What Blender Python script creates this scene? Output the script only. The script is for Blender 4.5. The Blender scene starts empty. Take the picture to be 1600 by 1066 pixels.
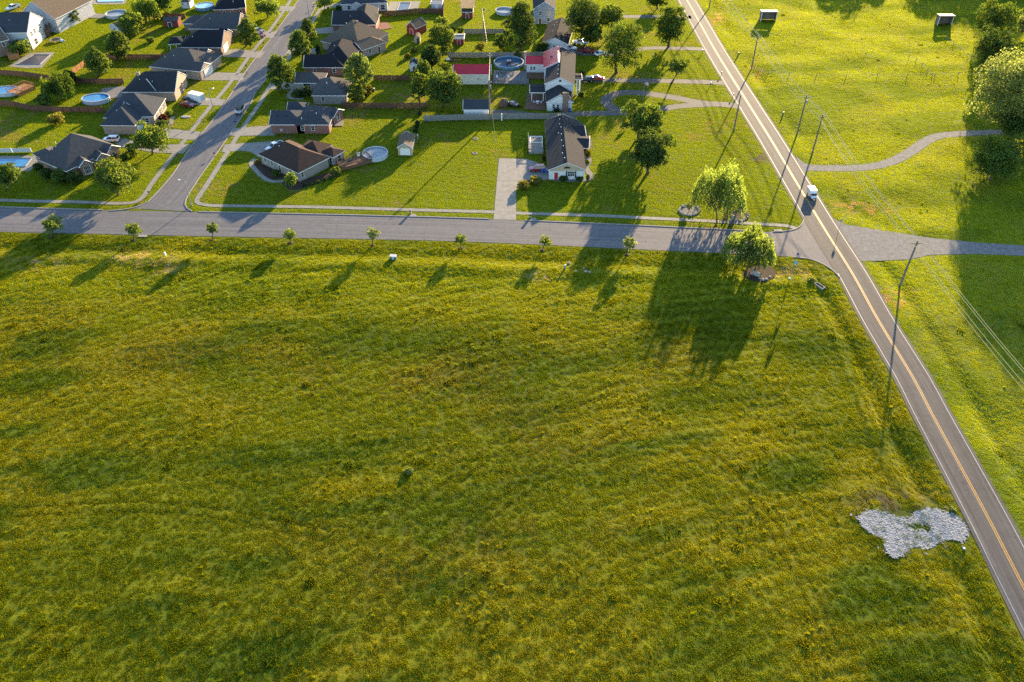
import bpy, math, random
import numpy as np
from mathutils import Vector, Matrix

# ------------------------------------------------------------------ camera, sky, sun, exposure
S = bpy.context.scene
F, YH, CH, CX, CY = 1244.0, -559.0, 108.0, 800.0, 533.0      # focal length and horizon of the 1600 px photograph, camera height
TH = math.atan((CY - YH) / F)
cam = bpy.data.cameras.new('camera'); cam.sensor_width = 36.0; cam.lens = 36.0 * F / 1600.0
cam.clip_start = 1.0; cam.clip_end = 6000.0
co = bpy.data.objects.new('camera', cam); S.collection.objects.link(co)
co.location = (0, 0, CH); co.rotation_euler = (math.pi / 2 - TH, 0, 0); S.camera = co
SUN_AZ, SUN_EL = math.radians(23.5), math.radians(12.0)
W = bpy.data.worlds.new('World'); S.world = W; W.use_nodes = True
nt = W.node_tree; nt.nodes.clear()
sky = nt.nodes.new('ShaderNodeTexSky'); sky.sky_type = 'NISHITA'; sky.sun_disc = False
sky.sun_elevation = SUN_EL; sky.sun_rotation = SUN_AZ; sky.altitude = 200; sky.air_density = 1.0; sky.dust_density = 0.4; sky.ozone_density = 2.0
bgn = nt.nodes.new('ShaderNodeBackground'); bgn.inputs['Strength'].default_value = 0.115
won = nt.nodes.new('ShaderNodeOutputWorld')
nt.links.new(sky.outputs[0], bgn.inputs[0]); nt.links.new(bgn.outputs[0], won.inputs[0])
sl = bpy.data.lights.new('sun', 'SUN'); sl.energy = 5.0; sl.angle = math.radians(0.7); sl.color = (1.0, 0.74, 0.43)
so = bpy.data.objects.new('sun', sl); S.collection.objects.link(so)
SD = Vector((math.sin(SUN_AZ) * math.cos(SUN_EL), math.cos(SUN_AZ) * math.cos(SUN_EL), math.sin(SUN_EL)))
so.rotation_euler = SD.to_track_quat('Z', 'Y').to_euler(); so.location = (60, 200, 80)
S.view_settings.view_transform = 'Standard'; S.view_settings.look = 'None'
S.view_settings.exposure = 2.17; S.view_settings.gamma = 1.0; S.view_settings.use_curve_mapping = False
S.cycles.use_denoising = False        # the grass keeps its grain
S.cycles.max_bounces = 6; S.cycles.diffuse_bounces = 3; S.cycles.transparent_max_bounces = 4

RNG = np.random.RandomState(7); random.seed(7)
C, SN = math.cos(TH), math.sin(TH)
COL = S.collection.objects

# ------------------------------------------------------------------ helpers
def G(px, py, z=0.0):
    """point of the place at height z that the photograph shows at (px, py)"""
    u, v = (px - CX) / F, (py - CY) / F
    t = (CH - z) / (SN + v * C)
    return Vector((u * t, (C - v * SN) * t, z))
def proj(p):
    y, z = p[1], p[2] - CH
    zc = y * C - z * SN
    return CX + F * p[0] / zc, CY + F * (-y * SN - z * C) / zc, zc
def scale_at(py, z=0.0): return C * (py - YH) / (CH - z)       # pixels per metre across the view
def z_for(base, py):
    lo, hi = 0.0, 60.0
    for _ in range(40):
        m = (lo + hi) / 2
        if proj((base[0], base[1], base[2] + m))[1] > py: lo = m
        else: hi = m
    return m
def sm(a, b, x): t = np.clip((x - a) / (b - a), 0, 1); return t * t * (3 - 2 * t)
_tab = RNG.rand(512, 512)
def vn(x, y, f, k=0):
    x = x * f + k * 37.3; y = y * f + k * 71.7
    i = np.floor(x).astype(int); j = np.floor(y).astype(int); u = x - i; v = y - j
    u = u * u * (3 - 2 * u); v = v * v * (3 - 2 * v)
    i0, i1, j0, j1 = i % 512, (i + 1) % 512, j % 512, (j + 1) % 512
    return (_tab[i0, j0] * (1 - u) + _tab[i1, j0] * u) * (1 - v) + (_tab[i0, j1] * (1 - u) + _tab[i1, j1] * u) * v
def dpoly(X, Y, pts):
    d = np.full(X.shape, 1e9)
    for (x0, y0), (x1, y1) in zip(pts[:-1], pts[1:]):
        dx, dy = x1 - x0, y1 - y0
        t = np.clip(((X - x0) * dx + (Y - y0) * dy) / (dx * dx + dy * dy), 0, 1)
        d = np.minimum(d, np.hypot(X - x0 - t * dx, Y - y0 - t * dy))
    return d
def inside(X, Y, poly):
    r = np.zeros(X.shape, bool); n = len(poly)
    xs = [p[0] for p in poly]; ys = [p[1] for p in poly]
    bb = (X >= min(xs)) & (X <= max(xs)) & (Y >= min(ys)) & (Y <= max(ys))
    x, y = X[bb], Y[bb]; q = np.zeros(x.shape, bool)
    for i in range(n):
        x0, y0 = poly[i][:2]; x1, y1 = poly[i - 1][:2]
        if y0 == y1: continue
        q ^= ((y0 > y) != (y1 > y)) & (x < (x1 - x0) * (y - y0) / (y1 - y0) + x0)
    r[bb] = q
    return r

class MB:
    """collects shapes and links them as ONE mesh object"""
    def __init__(s): s.v = []; s.f = []; s.m = []
    def add(s, vs, fs, mi=0):
        o = len(s.v); s.v += [tuple(p) for p in vs]; s.f += [tuple(i + o for i in f) for f in fs]; s.m += [mi] * len(fs); return s
    def box(s, c, d, rz=0.0, mi=0, taper=1.0):
        cx, cy, cz = c; a, b, h = d[0] / 2, d[1] / 2, d[2] / 2; cr, sr = math.cos(rz), math.sin(rz); vs = []
        for z, t in ((-h, 1.0), (h, taper)):
            for x, y in ((-a * t, -b * t), (a * t, -b * t), (a * t, b * t), (-a * t, b * t)):
                vs.append((cx + x * cr - y * sr, cy + x * sr + y * cr, cz + z))
        return s.add(vs, [(3, 2, 1, 0), (4, 5, 6, 7), (0, 1, 5, 4), (1, 2, 6, 5), (2, 3, 7, 6), (3, 0, 4, 7)], mi)
    def obox(s, o, ux, uy, u0, u1, v0, v1, z0, z1, mi=0):
        P = lambda u, v, z: (o[0] + ux[0] * u + uy[0] * v, o[1] + ux[1] * u + uy[1] * v, z)
        vs = [P(u, v, z) for z in (z0, z1) for u, v in ((u0, v0), (u1, v0), (u1, v1), (u0, v1))]
        return s.add(vs, [(3, 2, 1, 0), (4, 5, 6, 7), (0, 1, 5, 4), (1, 2, 6, 5), (2, 3, 7, 6), (3, 0, 4, 7)], mi)
    def tube(s, pts, rs, n=6, mi=0, cap=True):
        pts = [Vector(p) for p in pts]; k = len(pts)
        if not hasattr(rs, '__len__'): rs = [rs] * k
        vs = []; fs = []
        for i, p in enumerate(pts):
            d = (pts[min(i + 1, k - 1)] - pts[max(i - 1, 0)]).normalized()
            a = d.cross(Vector((0, 0, 1)) if abs(d.z) < .95 else Vector((1, 0, 0))).normalized(); b = d.cross(a)
            for j in range(n):
                t = 2 * math.pi * j / n; vs.append(p + (a * math.cos(t) + b * math.sin(t)) * rs[i])
        for i in range(k - 1):
            for j in range(n):
                q = (j + 1) % n; fs.append((i * n + j, i * n + q, (i + 1) * n + q, (i + 1) * n + j))
        if cap: fs += [tuple(range(n - 1, -1, -1)), tuple(range((k - 1) * n, k * n))]
        return s.add(vs, fs, mi)
    def lathe(s, c, prof, n=24, sx=1.0, sy=1.0, rz=0.0, mi=0, cap=False):
        vs = []; fs = []; cr, sr = math.cos(rz), math.sin(rz)
        for r, z in prof:
            for j in range(n):
                t = 2 * math.pi * j / n; x, y = r * sx * math.cos(t), r * sy * math.sin(t)
                vs.append((c[0] + x * cr - y * sr, c[1] + x * sr + y * cr, c[2] + z))
        for i in range(len(prof) - 1):
            for j in range(n):
                q = (j + 1) % n; fs.append((i * n + j, i * n + q, (i + 1) * n + q, (i + 1) * n + j))
        if cap: fs.append(tuple(range((len(prof) - 1) * n, len(prof) * n)))
        return s.add(vs, fs, mi)
    def mesh(s, name, mats):
        me = bpy.data.meshes.new(name); me.from_pydata(s.v, [], s.f)
        for m in (mats if isinstance(mats, (list, tuple)) else [mats]): me.materials.append(m)
        if any(s.m): me.polygons.foreach_set('material_index', s.m)
        me.update(); return me
    def build(s, name, mats, parent=None, smooth=False):
        me = s.mesh(name, mats)
        if smooth: me.polygons.foreach_set('use_smooth', [True] * len(me.polygons))
        return put(name, me, parent)
def put(name, me, parent=None, loc=None, rz=0.0):
    o = bpy.data.objects.new(name, me); COL.link(o)
    if parent is not None: o.parent = parent
    if loc is not None: o.location = loc
    if rz: o.rotation_euler = (0, 0, rz)
    return o
def tag(o, label, cat, group=None, kind=None):
    o['label'] = label; o['category'] = cat
    if group: o['group'] = group
    if kind: o['kind'] = kind
    return o
def thing(name, label, cat, loc=(0, 0, 0), rz=0.0, group=None):
    o = bpy.data.objects.new(name, None); COL.link(o); o.empty_display_size = .3
    o.location = loc; o.rotation_euler = (0, 0, rz); return tag(o, label, cat, group)
def dup(t, loc, rz, label, sc=None):
    c = t.copy(); COL.link(c); c.location = loc; c.rotation_euler = (0, 0, rz); c['label'] = label
    if sc: c.scale = sc
    for ch in t.children:
        d = ch.copy(); COL.link(d); d.parent = c
        for g in ch.children:
            e = g.copy(); COL.link(e); e.parent = d
    return c
def struct(o, label, cat): return tag(o, label, cat, kind='structure')

# ------------------------------------------------------------------ materials
def mat(name, col, rough=.7, metal=0.0, var=0.0, vs=3.0, bump=0.0, bs=20.0, alt=None, spec=.3, coat=0.0):
    m = bpy.data.materials.new(name); m.use_nodes = True; n = m.node_tree.nodes; l = m.node_tree.links
    b = n['Principled BSDF']; b.inputs['Roughness'].default_value = rough; b.inputs['Metallic'].default_value = metal
    b.inputs['Specular IOR Level'].default_value = spec; b.inputs['Base Color'].default_value = (*col, 1)
    if coat: b.inputs['Coat Weight'].default_value = coat; b.inputs['Coat Roughness'].default_value = .05
    if var or alt or bump:
        tc = n.new('ShaderNodeTexCoord')
    if var or alt:
        t = n.new('ShaderNodeTexNoise'); t.inputs['Scale'].default_value = vs; t.inputs['Detail'].default_value = 8; t.inputs['Roughness'].default_value = .65
        l.new(tc.outputs['Object'], t.inputs['Vector'])
        r = n.new('ShaderNodeValToRGB'); a = alt or tuple(max(0, c * (1 - var)) for c in col)
        r.color_ramp.elements[0].position = .36; r.color_ramp.elements[1].position = .64
        r.color_ramp.elements[0].color = (*a, 1); r.color_ramp.elements[1].color = (*[min(1, c * (1 + var * .6)) for c in col], 1)
        l.new(t.outputs['Fac'], r.inputs['Fac']); l.new(r.outputs[0], b.inputs['Base Color'])
    if bump:
        t2 = n.new('ShaderNodeTexNoise'); t2.inputs['Scale'].default_value = bs; t2.inputs['Detail'].default_value = 4
        l.new(tc.outputs['Object'], t2.inputs['Vector'])
        bp = n.new('ShaderNodeBump'); bp.inputs['Strength'].default_value = bump; bp.inputs['Distance'].default_value = .05
        l.new(t2.outputs['Fac'], bp.inputs['Height']); l.new(bp.outputs[0], b.inputs['Normal'])
    return m
def shingle(name, col):
    m = mat(name, col, rough=.95, var=.18, vs=1.3, bump=.4, bs=14, spec=.08)
    n = m.node_tree.nodes; l = m.node_tree.links; b = n['Principled BSDF']
    src = b.inputs['Base Color'].links[0].from_socket
    tc = n['Texture Coordinate']; sx = n.new('ShaderNodeSeparateXYZ'); l.new(tc.outputs['Object'], sx.inputs[0])
    mm = n.new('ShaderNodeMath'); mm.operation = 'MULTIPLY'; mm.inputs[1].default_value = 11.0; l.new(sx.outputs[2], mm.inputs[0])
    fr = n.new('ShaderNodeMath'); fr.operation = 'FRACT'; l.new(mm.outputs[0], fr.inputs[0])
    rr = n.new('ShaderNodeMapRange'); rr.inputs['To Min'].default_value = .78; rr.inputs['To Max'].default_value = 1.12; l.new(fr.outputs[0], rr.inputs[0])
    vx = n.new('ShaderNodeVectorMath'); vx.operation = 'SCALE'; l.new(src, vx.inputs[0]); l.new(rr.outputs[0], vx.inputs['Scale'])
    l.new(vx.outputs[0], b.inputs['Base Color']); return m
def brick(name, c1, c2, mortar):
    m = bpy.data.materials.new(name); m.use_nodes = True; n = m.node_tree.nodes; l = m.node_tree.links; b = n['Principled BSDF']
    b.inputs['Roughness'].default_value = .9; tc = n.new('ShaderNodeTexCoord'); sx = n.new('ShaderNodeSeparateXYZ'); l.new(tc.outputs['Object'], sx.inputs[0])
    ad = n.new('ShaderNodeMath'); l.new(sx.outputs[0], ad.inputs[0]); l.new(sx.outputs[1], ad.inputs[1])
    cb = n.new('ShaderNodeCombineXYZ'); l.new(ad.outputs[0], cb.inputs[0]); l.new(sx.outputs[2], cb.inputs[1])
    t = n.new('ShaderNodeTexBrick'); t.inputs['Scale'].default_value = 1.0; t.inputs['Brick Width'].default_value = .24; t.inputs['Row Height'].default_value = .09
    t.inputs['Mortar Size'].default_value = .012; t.inputs['Color1'].default_value = (*c1, 1); t.inputs['Color2'].default_value = (*c2, 1); t.inputs['Mortar'].default_value = (*mortar, 1)
    l.new(cb.outputs[0], t.inputs['Vector'])
    nz = n.new('ShaderNodeTexNoise'); nz.inputs['Scale'].default_value = 1.1; nz.inputs['Detail'].default_value = 6; l.new(tc.outputs['Object'], nz.inputs['Vector'])
    rr = n.new('ShaderNodeMapRange'); rr.inputs['To Min'].default_value = .7; rr.inputs['To Max'].default_value = 1.25; l.new(nz.outputs['Fac'], rr.inputs[0])
    vx = n.new('ShaderNodeVectorMath'); vx.operation = 'SCALE'; l.new(t.outputs['Color'], vx.inputs[0]); l.new(rr.outputs[0], vx.inputs['Scale'])
    l.new(vx.outputs[0], b.inputs['Base Color']); return m
def siding(name, col):
    m = mat(name, col, rough=.55, var=.08, vs=.8); n = m.node_tree.nodes; l = m.node_tree.links; b = n['Principled BSDF']
    tc = n['Texture Coordinate']; w = n.new('ShaderNodeTexWave'); w.bands_direction = 'Z'; w.wave_profile = 'SAW'; w.inputs['Scale'].default_value = 1.6
    l.new(tc.outputs['Object'], w.inputs['Vector']); bp = n.new('ShaderNodeBump'); bp.inputs['Strength'].default_value = .4; bp.inputs['Distance'].default_value = .03
    l.new(w.outputs['Fac'], bp.inputs['Height']); l.new(bp.outputs[0], b.inputs['Normal']); return m
def leafmat(name, col, tcol, mix=.45):
    m = bpy.data.materials.new(name); m.use_nodes = True; n = m.node_tree.nodes; l = m.node_tree.links; n.remove(n['Principled BSDF'])
    a = n.new('ShaderNodeAttribute'); a.attribute_name = 'tone'
    oi = n.new('ShaderNodeObjectInfo'); mr = n.new('ShaderNodeMapRange'); mr.inputs['To Min'].default_value = .85; mr.inputs['To Max'].default_value = 1.15; l.new(oi.outputs['Random'], mr.inputs[0])
    mu = n.new('ShaderNodeMath'); mu.operation = 'MULTIPLY'; l.new(a.outputs['Fac'], mu.inputs[0]); l.new(mr.outputs[0], mu.inputs[1])
    d = n.new('ShaderNodeBsdfDiffuse'); t = n.new('ShaderNodeBsdfTranslucent'); g = n.new('ShaderNodeBsdfGlossy'); g.inputs['Roughness'].default_value = .5; g.inputs['Color'].default_value = (.5, .5, .45, 1)
    for c, sh in ((col, d), (tcol, t)):
        v = n.new('ShaderNodeVectorMath'); v.operation = 'SCALE'; v.inputs[0].default_value = c; l.new(mu.outputs[0], v.inputs['Scale']); l.new(v.outputs[0], sh.inputs['Color'])
    x = n.new('ShaderNodeMixShader'); x.inputs[0].default_value = mix; l.new(d.outputs[0], x.inputs[1]); l.new(t.outputs[0], x.inputs[2])
    y = n.new('ShaderNodeMixShader'); y.inputs[0].default_value = .03; l.new(x.outputs[0], y.inputs[1]); l.new(g.outputs[0], y.inputs[2])
    l.new(y.outputs[0], n['Material Output'].inputs['Surface']); return m
def grassmat(name, mix, tsc):
    """blade colour follows the ground it grows on (tint); light also comes through the blades"""
    m = bpy.data.materials.new(name); m.use_nodes = True; n = m.node_tree.nodes; l = m.node_tree.links; n.remove(n['Principled BSDF'])
    a = n.new('ShaderNodeAttribute'); a.attribute_name = 'tint'; a.attribute_type = 'INSTANCER'
    tn = n.new('ShaderNodeAttribute'); tn.attribute_name = 'tone'
    v = n.new('ShaderNodeVectorMath'); v.operation = 'SCALE'; l.new(a.outputs['Vector'], v.inputs[0]); l.new(tn.outputs['Fac'], v.inputs['Scale'])
    v2 = n.new('ShaderNodeVectorMath'); v2.operation = 'MULTIPLY'; l.new(v.outputs[0], v2.inputs[0]); v2.inputs[1].default_value = tsc
    d = n.new('ShaderNodeBsdfDiffuse'); t = n.new('ShaderNodeBsdfTranslucent'); l.new(v.outputs[0], d.inputs['Color']); l.new(v2.outputs[0], t.inputs['Color'])
    x = n.new('ShaderNodeMixShader'); x.inputs[0].default_value = mix; l.new(d.outputs[0], x.inputs[1]); l.new(t.outputs[0], x.inputs[2])
    l.new(x.outputs[0], n['Material Output'].inputs['Surface']); return m
def asphalt(name, col, alt, streak):
    m = mat(name, col, rough=.8, var=.1, vs=.6, bump=.25, bs=30, spec=.12); n = m.node_tree.nodes; l = m.node_tree.links; b = n['Principled BSDF']
    src = b.inputs['Base Color'].links[0].from_socket
    uv = n.new('ShaderNodeUVMap'); mp = n.new('ShaderNodeMapping'); mp.inputs['Scale'].default_value = (1.7, .02, 1); l.new(uv.outputs[0], mp.inputs[0])
    t = n.new('ShaderNodeTexNoise'); t.inputs['Scale'].default_value = 1.0; t.inputs['Detail'].default_value = 3; l.new(mp.outputs[0], t.inputs['Vector'])
    mr = n.new('ShaderNodeMapRange'); mr.inputs['From Min'].default_value = .3; mr.inputs['From Max'].default_value = .7; mr.inputs['To Min'].default_value = 1 - streak; mr.inputs['To Max'].default_value = 1 + streak; l.new(t.outputs['Fac'], mr.inputs[0])
    # thin sealed cracks
    vo = n.new('ShaderNodeTexVoronoi'); vo.feature = 'DISTANCE_TO_EDGE'; vo.inputs['Scale'].default_value = .09; tc = n['Texture Coordinate']
    nw = n.new('ShaderNodeTexNoise'); nw.inputs['Scale'].default_value = .5; l.new(tc.outputs['Object'], nw.inputs['Vector'])
    av = n.new('ShaderNodeVectorMath'); av.operation = 'ADD'; sv = n.new('ShaderNodeVectorMath'); sv.operation = 'SCALE'; sv.inputs['Scale'].default_value = 2.5; l.new(nw.outputs['Color'], sv.inputs[0])
    l.new(tc.outputs['Object'], av.inputs[0]); l.new(sv.outputs[0], av.inputs[1]); l.new(av.outputs[0], vo.inputs['Vector'])
    cr = n.new('ShaderNodeMapRange'); cr.inputs['From Min'].default_value = .0; cr.inputs['From Max'].default_value = .008; cr.inputs['To Min'].default_value = .72; l.new(vo.outputs['Distance'], cr.inputs[0])
    m2 = n.new('ShaderNodeMath'); m2.operation = 'MULTIPLY'; l.new(mr.outputs[0], m2.inputs[0]); l.new(cr.outputs[0], m2.inputs[1])
    vx = n.new('ShaderNodeVectorMath'); vx.operation = 'SCALE'; l.new(src, vx.inputs[0]); l.new(m2.outputs[0], vx.inputs['Scale'])
    l.new(vx.outputs[0], b.inputs['Base Color']); return m

M = {}
M['road'] = asphalt('street_asphalt', (.128, .126, .132), None, .2)
M['highway'] = asphalt('highway_asphalt', (.084, .080, .080), None, .34)
M['concrete'] = mat('concrete', (.21, .20, .18), .85, var=.22, vs=.7, bump=.15, bs=25)
M['kerb'] = mat('kerb_concrete', (.24, .22, .20), .85, var=.15, vs=2)
M['gravel'] = mat('gravel', (.16, .157, .155), .95, var=.3, vs=.9, bump=1.0, bs=9)
M['gravel_pale'] = mat('pale_gravel', (.225, .24, .262), .95, var=.45, vs=2.6, bump=1.0, bs=6)
M['driveasph'] = asphalt('drive_asphalt', (.10, .097, .094), None, .12)
M['white_line'] = mat('white_road_paint', (.30, .30, .29), .6, var=.25, vs=2.5)
M['yellow_line'] = mat('yellow_road_paint', (.36, .20, .035), .6, var=.3, vs=2.5)
M['mulch'] = mat('mulch', (.045, .028, .018), .95, var=.5, vs=4, bump=1, bs=8)
M['soil'] = mat('bare_soil', (.20, .13, .08), .95, var=.4, vs=2, bump=1, bs=8)
for k, c in dict(charcoal=(.036, .038, .043), slate=(.052, .057, .068), grey=(.074, .073, .075), brown=(.060, .040, .033), tan=(.135, .105, .078), black=(.020, .022, .028)).items():
    M['roof_' + k] = shingle(k + '_shingles', c)
M['roof_red'] = mat('red_metal_roof', (.46, .03, .045), .45, metal=.0, var=.12, vs=.5)
M['roof_blue'] = mat('galvanised_roof', (.13, .15, .18), .75, metal=.0, var=.2, vs=.8)
M['brick_red'] = brick('red_brick', (.22, .065, .045), (.15, .05, .04), (.25, .2, .17))
M['brick_tan'] = brick('tan_brick', (.36, .25, .18), (.27, .18, .13), (.35, .3, .25))
M['brick_grey'] = brick('grey_brick', (.24, .21, .18), (.17, .15, .13), (.3, .28, .25))
M['brick_brown'] = brick('brown_brick', (.20, .11, .07), (.14, .08, .055), (.26, .22, .18))
M['white'] = siding('white_siding', (.60, .60, .60)); M['cream'] = siding('cream_siding', (.66, .60, .48)); M['greysid'] = siding('grey_siding', (.42, .43, .45)); M['tansid'] = siding('tan_siding', (.42, .33, .23)); M['redsid'] = siding('red_siding', (.20, .035, .03))
M['bluesid'] = siding('blue_grey_siding', (.22, .26, .31))
M['trim'] = mat('white_trim', (.74, .73, .70), .5); M['trim_dark'] = mat('dark_trim', (.06, .05, .045), .5)
M['glass'] = mat('window_glass', (.025, .032, .04), .08, spec=.6); M['garage'] = mat('garage_door_paint', (.70, .68, .64), .5)
M['door_red'] = mat('red_door', (.30, .03, .03), .4); M['door_brown'] = mat('brown_door', (.12, .06, .03), .5)
M['shutter'] = mat('black_shutter', (.03, .03, .035), .5)
M['fence_brown'] = mat('stained_fence_wood', (.115, .055, .035), .85, var=.35, vs=2.2); M['fence_grey'] = mat('weathered_fence_wood', (.20, .195, .185), .9, var=.3, vs=2.0); M['fence_orange'] = mat('fresh_cedar_wood', (.36, .16, .055), .8, var=.3, vs=2)
M['deck'] = mat('brown_deck_wood', (.14, .075, .045), .8, var=.3, vs=3); M['deck_grey'] = mat('grey_deck_wood', (.17, .16, .155), .85, var=.3, vs=2)
M['pole'] = mat('weathered_pole_wood', (.17, .14, .115), .9, var=.25, vs=2); M['metal'] = mat('galvanised_steel', (.28, .28, .28), .6, metal=.3); M['darkmetal'] = mat('dark_metal', (.03, .03, .03), .5, metal=.3)
M['wire'] = mat('sun_glare_wire', (.75, .52, .2), .5)  # golden glare of the low sun is put into the wire colour
M['bark'] = mat('bark', (.085, .062, .045), .95, var=.35, vs=3, bump=.8, bs=10)
M['water'] = mat('pool_water', (.03, .17, .36), .04, var=.25, vs=.5, bump=.1, bs=2, spec=.5); M['cover_blue'] = mat('blue_pool_cover', (.05, .10, .17), .45, var=.2, vs=1); M['cover_grey'] = mat('grey_pool_cover', (.20, .23, .26), .4, var=.25, vs=.6)
M['water_pale'] = mat('pale_pool_water', (.20, .42, .50), .05, var=.2, vs=.6, spec=.5); M['water_old'] = mat('murky_pool_water', (.10, .11, .07), .06, var=.3, vs=.6)
M['cover_dark'] = mat('dark_pool_cover', (.035, .04, .06), .5, var=.2, vs=1)
M['pool_white'] = mat('white_pool_wall', (.42, .45, .48), .5, var=.06, vs=2); M['pool_liner'] = mat('blue_pool_liner', (.10, .24, .36), .4)
M['plastic_white'] = mat('white_plastic', (.76, .76, .75), .4); M['plastic_blue'] = mat('blue_plastic', (.03, .10, .32), .4); M['plastic_green'] = mat('green_utility_box', (.06, .13, .08), .5); M['plastic_black'] = mat('black_plastic', (.02, .02, .02), .5)
M['stone'] = mat('field_stone', (.30, .28, .25), .9, var=.4, vs=5, bump=.8, bs=6); M['tarp'] = mat('brown_canvas', (.10, .065, .045), .85, var=.25, vs=2)
M['tyre'] = mat('tyre_rubber', (.018, .018, .018), .85); M['rim'] = mat('wheel_rim', (.45, .45, .45), .3, metal=.8); M['carglass'] = mat('car_glass', (.015, .018, .022), .05, spec=.7)
M['headlight'] = mat('headlight_lens', (.75, .75, .72), .1); M['taillight'] = mat('taillight_lens', (.35, .01, .01), .2)
for k, c in dict(white=(.74, .74, .74), black=(.015, .016, .02), red=(.42, .02, .018), dred=(.22, .012, .018), navy=(.02, .026, .045), grey=(.17, .18, .19), silver=(.42, .43, .45)).items():
    M['paint_' + k] = mat(k + '_car_paint', c, .25, metal=.05, coat=.8, spec=.5)
M['flag_red'] = mat('red_flag_cloth', (.42, .03, .04), .8); M['flag_blue'] = mat('blue_flag_cloth', (.04, .06, .22), .8); M['flag_white'] = mat('white_flag_cloth', (.75, .74, .72), .8); M['flag_sky'] = mat('pale_blue_flag_cloth', (.16, .38, .62), .8)
L = {}
for k, c, t, x in (('mid', (.046, .090, .014), (.20, .27, .014), .42), ('dark', (.030, .064, .012), (.12, .18, .012), .36), ('light', (.078, .130, .020), (.26, .33, .02), .48),
                   ('willow', (.100, .150, .035), (.25, .32, .04), .5), ('pale', (.13, .17, .045), (.33, .38, .07), .45), ('yellow', (.14, .13, .018), (.26, .24, .02), .5), ('red', (.09, .022, .018), (.16, .03, .02), .4), ('fir', (.022, .045, .016), (.04, .06, .012), .25)):
    L[k] = leafmat('leaves_' + k, c, t, x)

# ------------------------------------------------------------------ layout of the paving (points taken at their real ground positions)
def gp(lst): return [G(x, y)[:2] for x, y in lst]
def rs(pts, step=2.0):
    """Catmull-Rom through points, resampled"""
    P = [np.array(p, float) for p in pts]; P = [2 * P[0] - P[1]] + P + [2 * P[-1] - P[-2]]; out = []
    for i in range(1, len(P) - 2):
        n = max(2, int(np.linalg.norm(P[i + 1] - P[i]) / step))
        for k in range(n):
            t = k / n
            out.append(.5 * ((2 * P[i]) + (-P[i - 1] + P[i + 1]) * t + (2 * P[i - 1] - 5 * P[i] + 4 * P[i + 1] - P[i + 2]) * t * t + (-P[i - 1] + 3 * P[i] - 3 * P[i + 1] + P[i + 2]) * t ** 3))
    out.append(P[-2]); return [tuple(p) for p in out]
def off(pts, d):
    o = []
    for i, p in enumerate(pts):
        a = np.array(pts[max(i - 1, 0)]); b = np.array(pts[min(i + 1, len(pts) - 1)]); t = (b - a) / np.linalg.norm(b - a)
        o.append((p[0] + t[1] * d, p[1] - t[0] * d))      # positive = to the right of travel
    return o
PAVED = []      # polygons without grass
def ribbon(name, left, right, z, m, parent=None, pave=True):
    n = len(left); mb = MB(); vs = [(*p, z) for p in left] + [(*p, z) for p in right]
    mb.add(vs, [(i, n + i, n + i + 1, i + 1) for i in range(n - 1)])
    me = mb.mesh(name, m); uv = me.uv_layers.new(name='UVMap'); s = [0.0]
    for i in range(1, n): s.append(s[-1] + math.dist(left[i], left[i - 1]))
    w = [math.dist(a, b) for a, b in zip(left, right)]
    for lp in me.loops:
        i = lp.vertex_index; uv.data[lp.index].uv = (0 if i < n else w[i - n], s[i % n])
    for p in me.polygons:
        if p.normal.z < 0: p.flip()
    if pave: PAVED.append(list(left) + list(right)[::-1])
    return put(name, me, parent)
def slab(name, poly, z, m, parent=None, h=.1, pave=True):
    n = len(poly); a = sum(poly[i - 1][0] * poly[i][1] - poly[i][0] * poly[i - 1][1] for i in range(n))
    if a < 0: poly = poly[::-1]
    mb = MB(); mb.add([(*p, z - h) for p in poly] + [(*p, z) for p in poly], [tuple(range(n, 2 * n))] + [(i, (i + 1) % n, n + (i + 1) % n, n + i) for i in range(n)])
    if pave: PAVED.append(poly)
    me = mb.mesh(name, m); uv = me.uv_layers.new(name='UVMap')
    for lp in me.loops: v = me.vertices[lp.vertex_index].co; uv.data[lp.index].uv = (v.x, v.y)
    return put(name, me, parent)

# highway centre line, continued straight beyond both ends of the frame
HWP = gp([(1073, 0), (1117, 78), (1176, 173), (1205.5, 220), (1281, 346), (1331.5, 427), (1372, 500), (1426.5, 590), (1452.5, 640), (1539, 800), (1611, 940)])
a, b = np.array(HWP[0]), np.array(HWP[2]); d0 = (a - b) / np.linalg.norm(a - b)
a1, b1 = np.array(HWP[-1]), np.array(HWP[-4]); d1 = (a1 - b1) / np.linalg.norm(a1 - b1)
HW = rs([tuple(a + d0 * 250), tuple(a + d0 * 100)] + HWP + [tuple(a1 + d1 * 40), tuple(a1 + d1 * 160)], 3)
# cross street: north and south edge
CN = gp([(-420, 312), (-200, 317), (0, 324), (170, 329), (400, 333.5), (600, 338), (760, 342.7), (1000, 353), (1205, 363)])
CSo = gp([(-420, 350), (-200, 356), (0, 362.5), (300, 369), (400, 371), (600, 374.5), (760, 379), (1000, 390), (1150, 397), (1240, 401.5)])
CNr, CSr = rs(CN, 4), rs(CSo, 4)
def even(p, n):
    p = np.array(p); s = np.r_[0, np.cumsum(np.hypot(*np.diff(p, axis=0).T))]; t = np.linspace(0, s[-1], n)
    return [tuple(q) for q in np.c_[np.interp(t, s, p[:, 0]), np.interp(t, s, p[:, 1])]]
street = ribbon('street', even(CNr, 80), even(CSr, 80), .024, M['road']); struct(street, 'grey asphalt cross street running the whole width below the houses', 'road')
hwy = ribbon('highway', off(HW, -3.85), off(HW, 3.95), .032, M['highway']); struct(hwy, 'two lane highway with orange centre line running up the right side', 'road')
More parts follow.
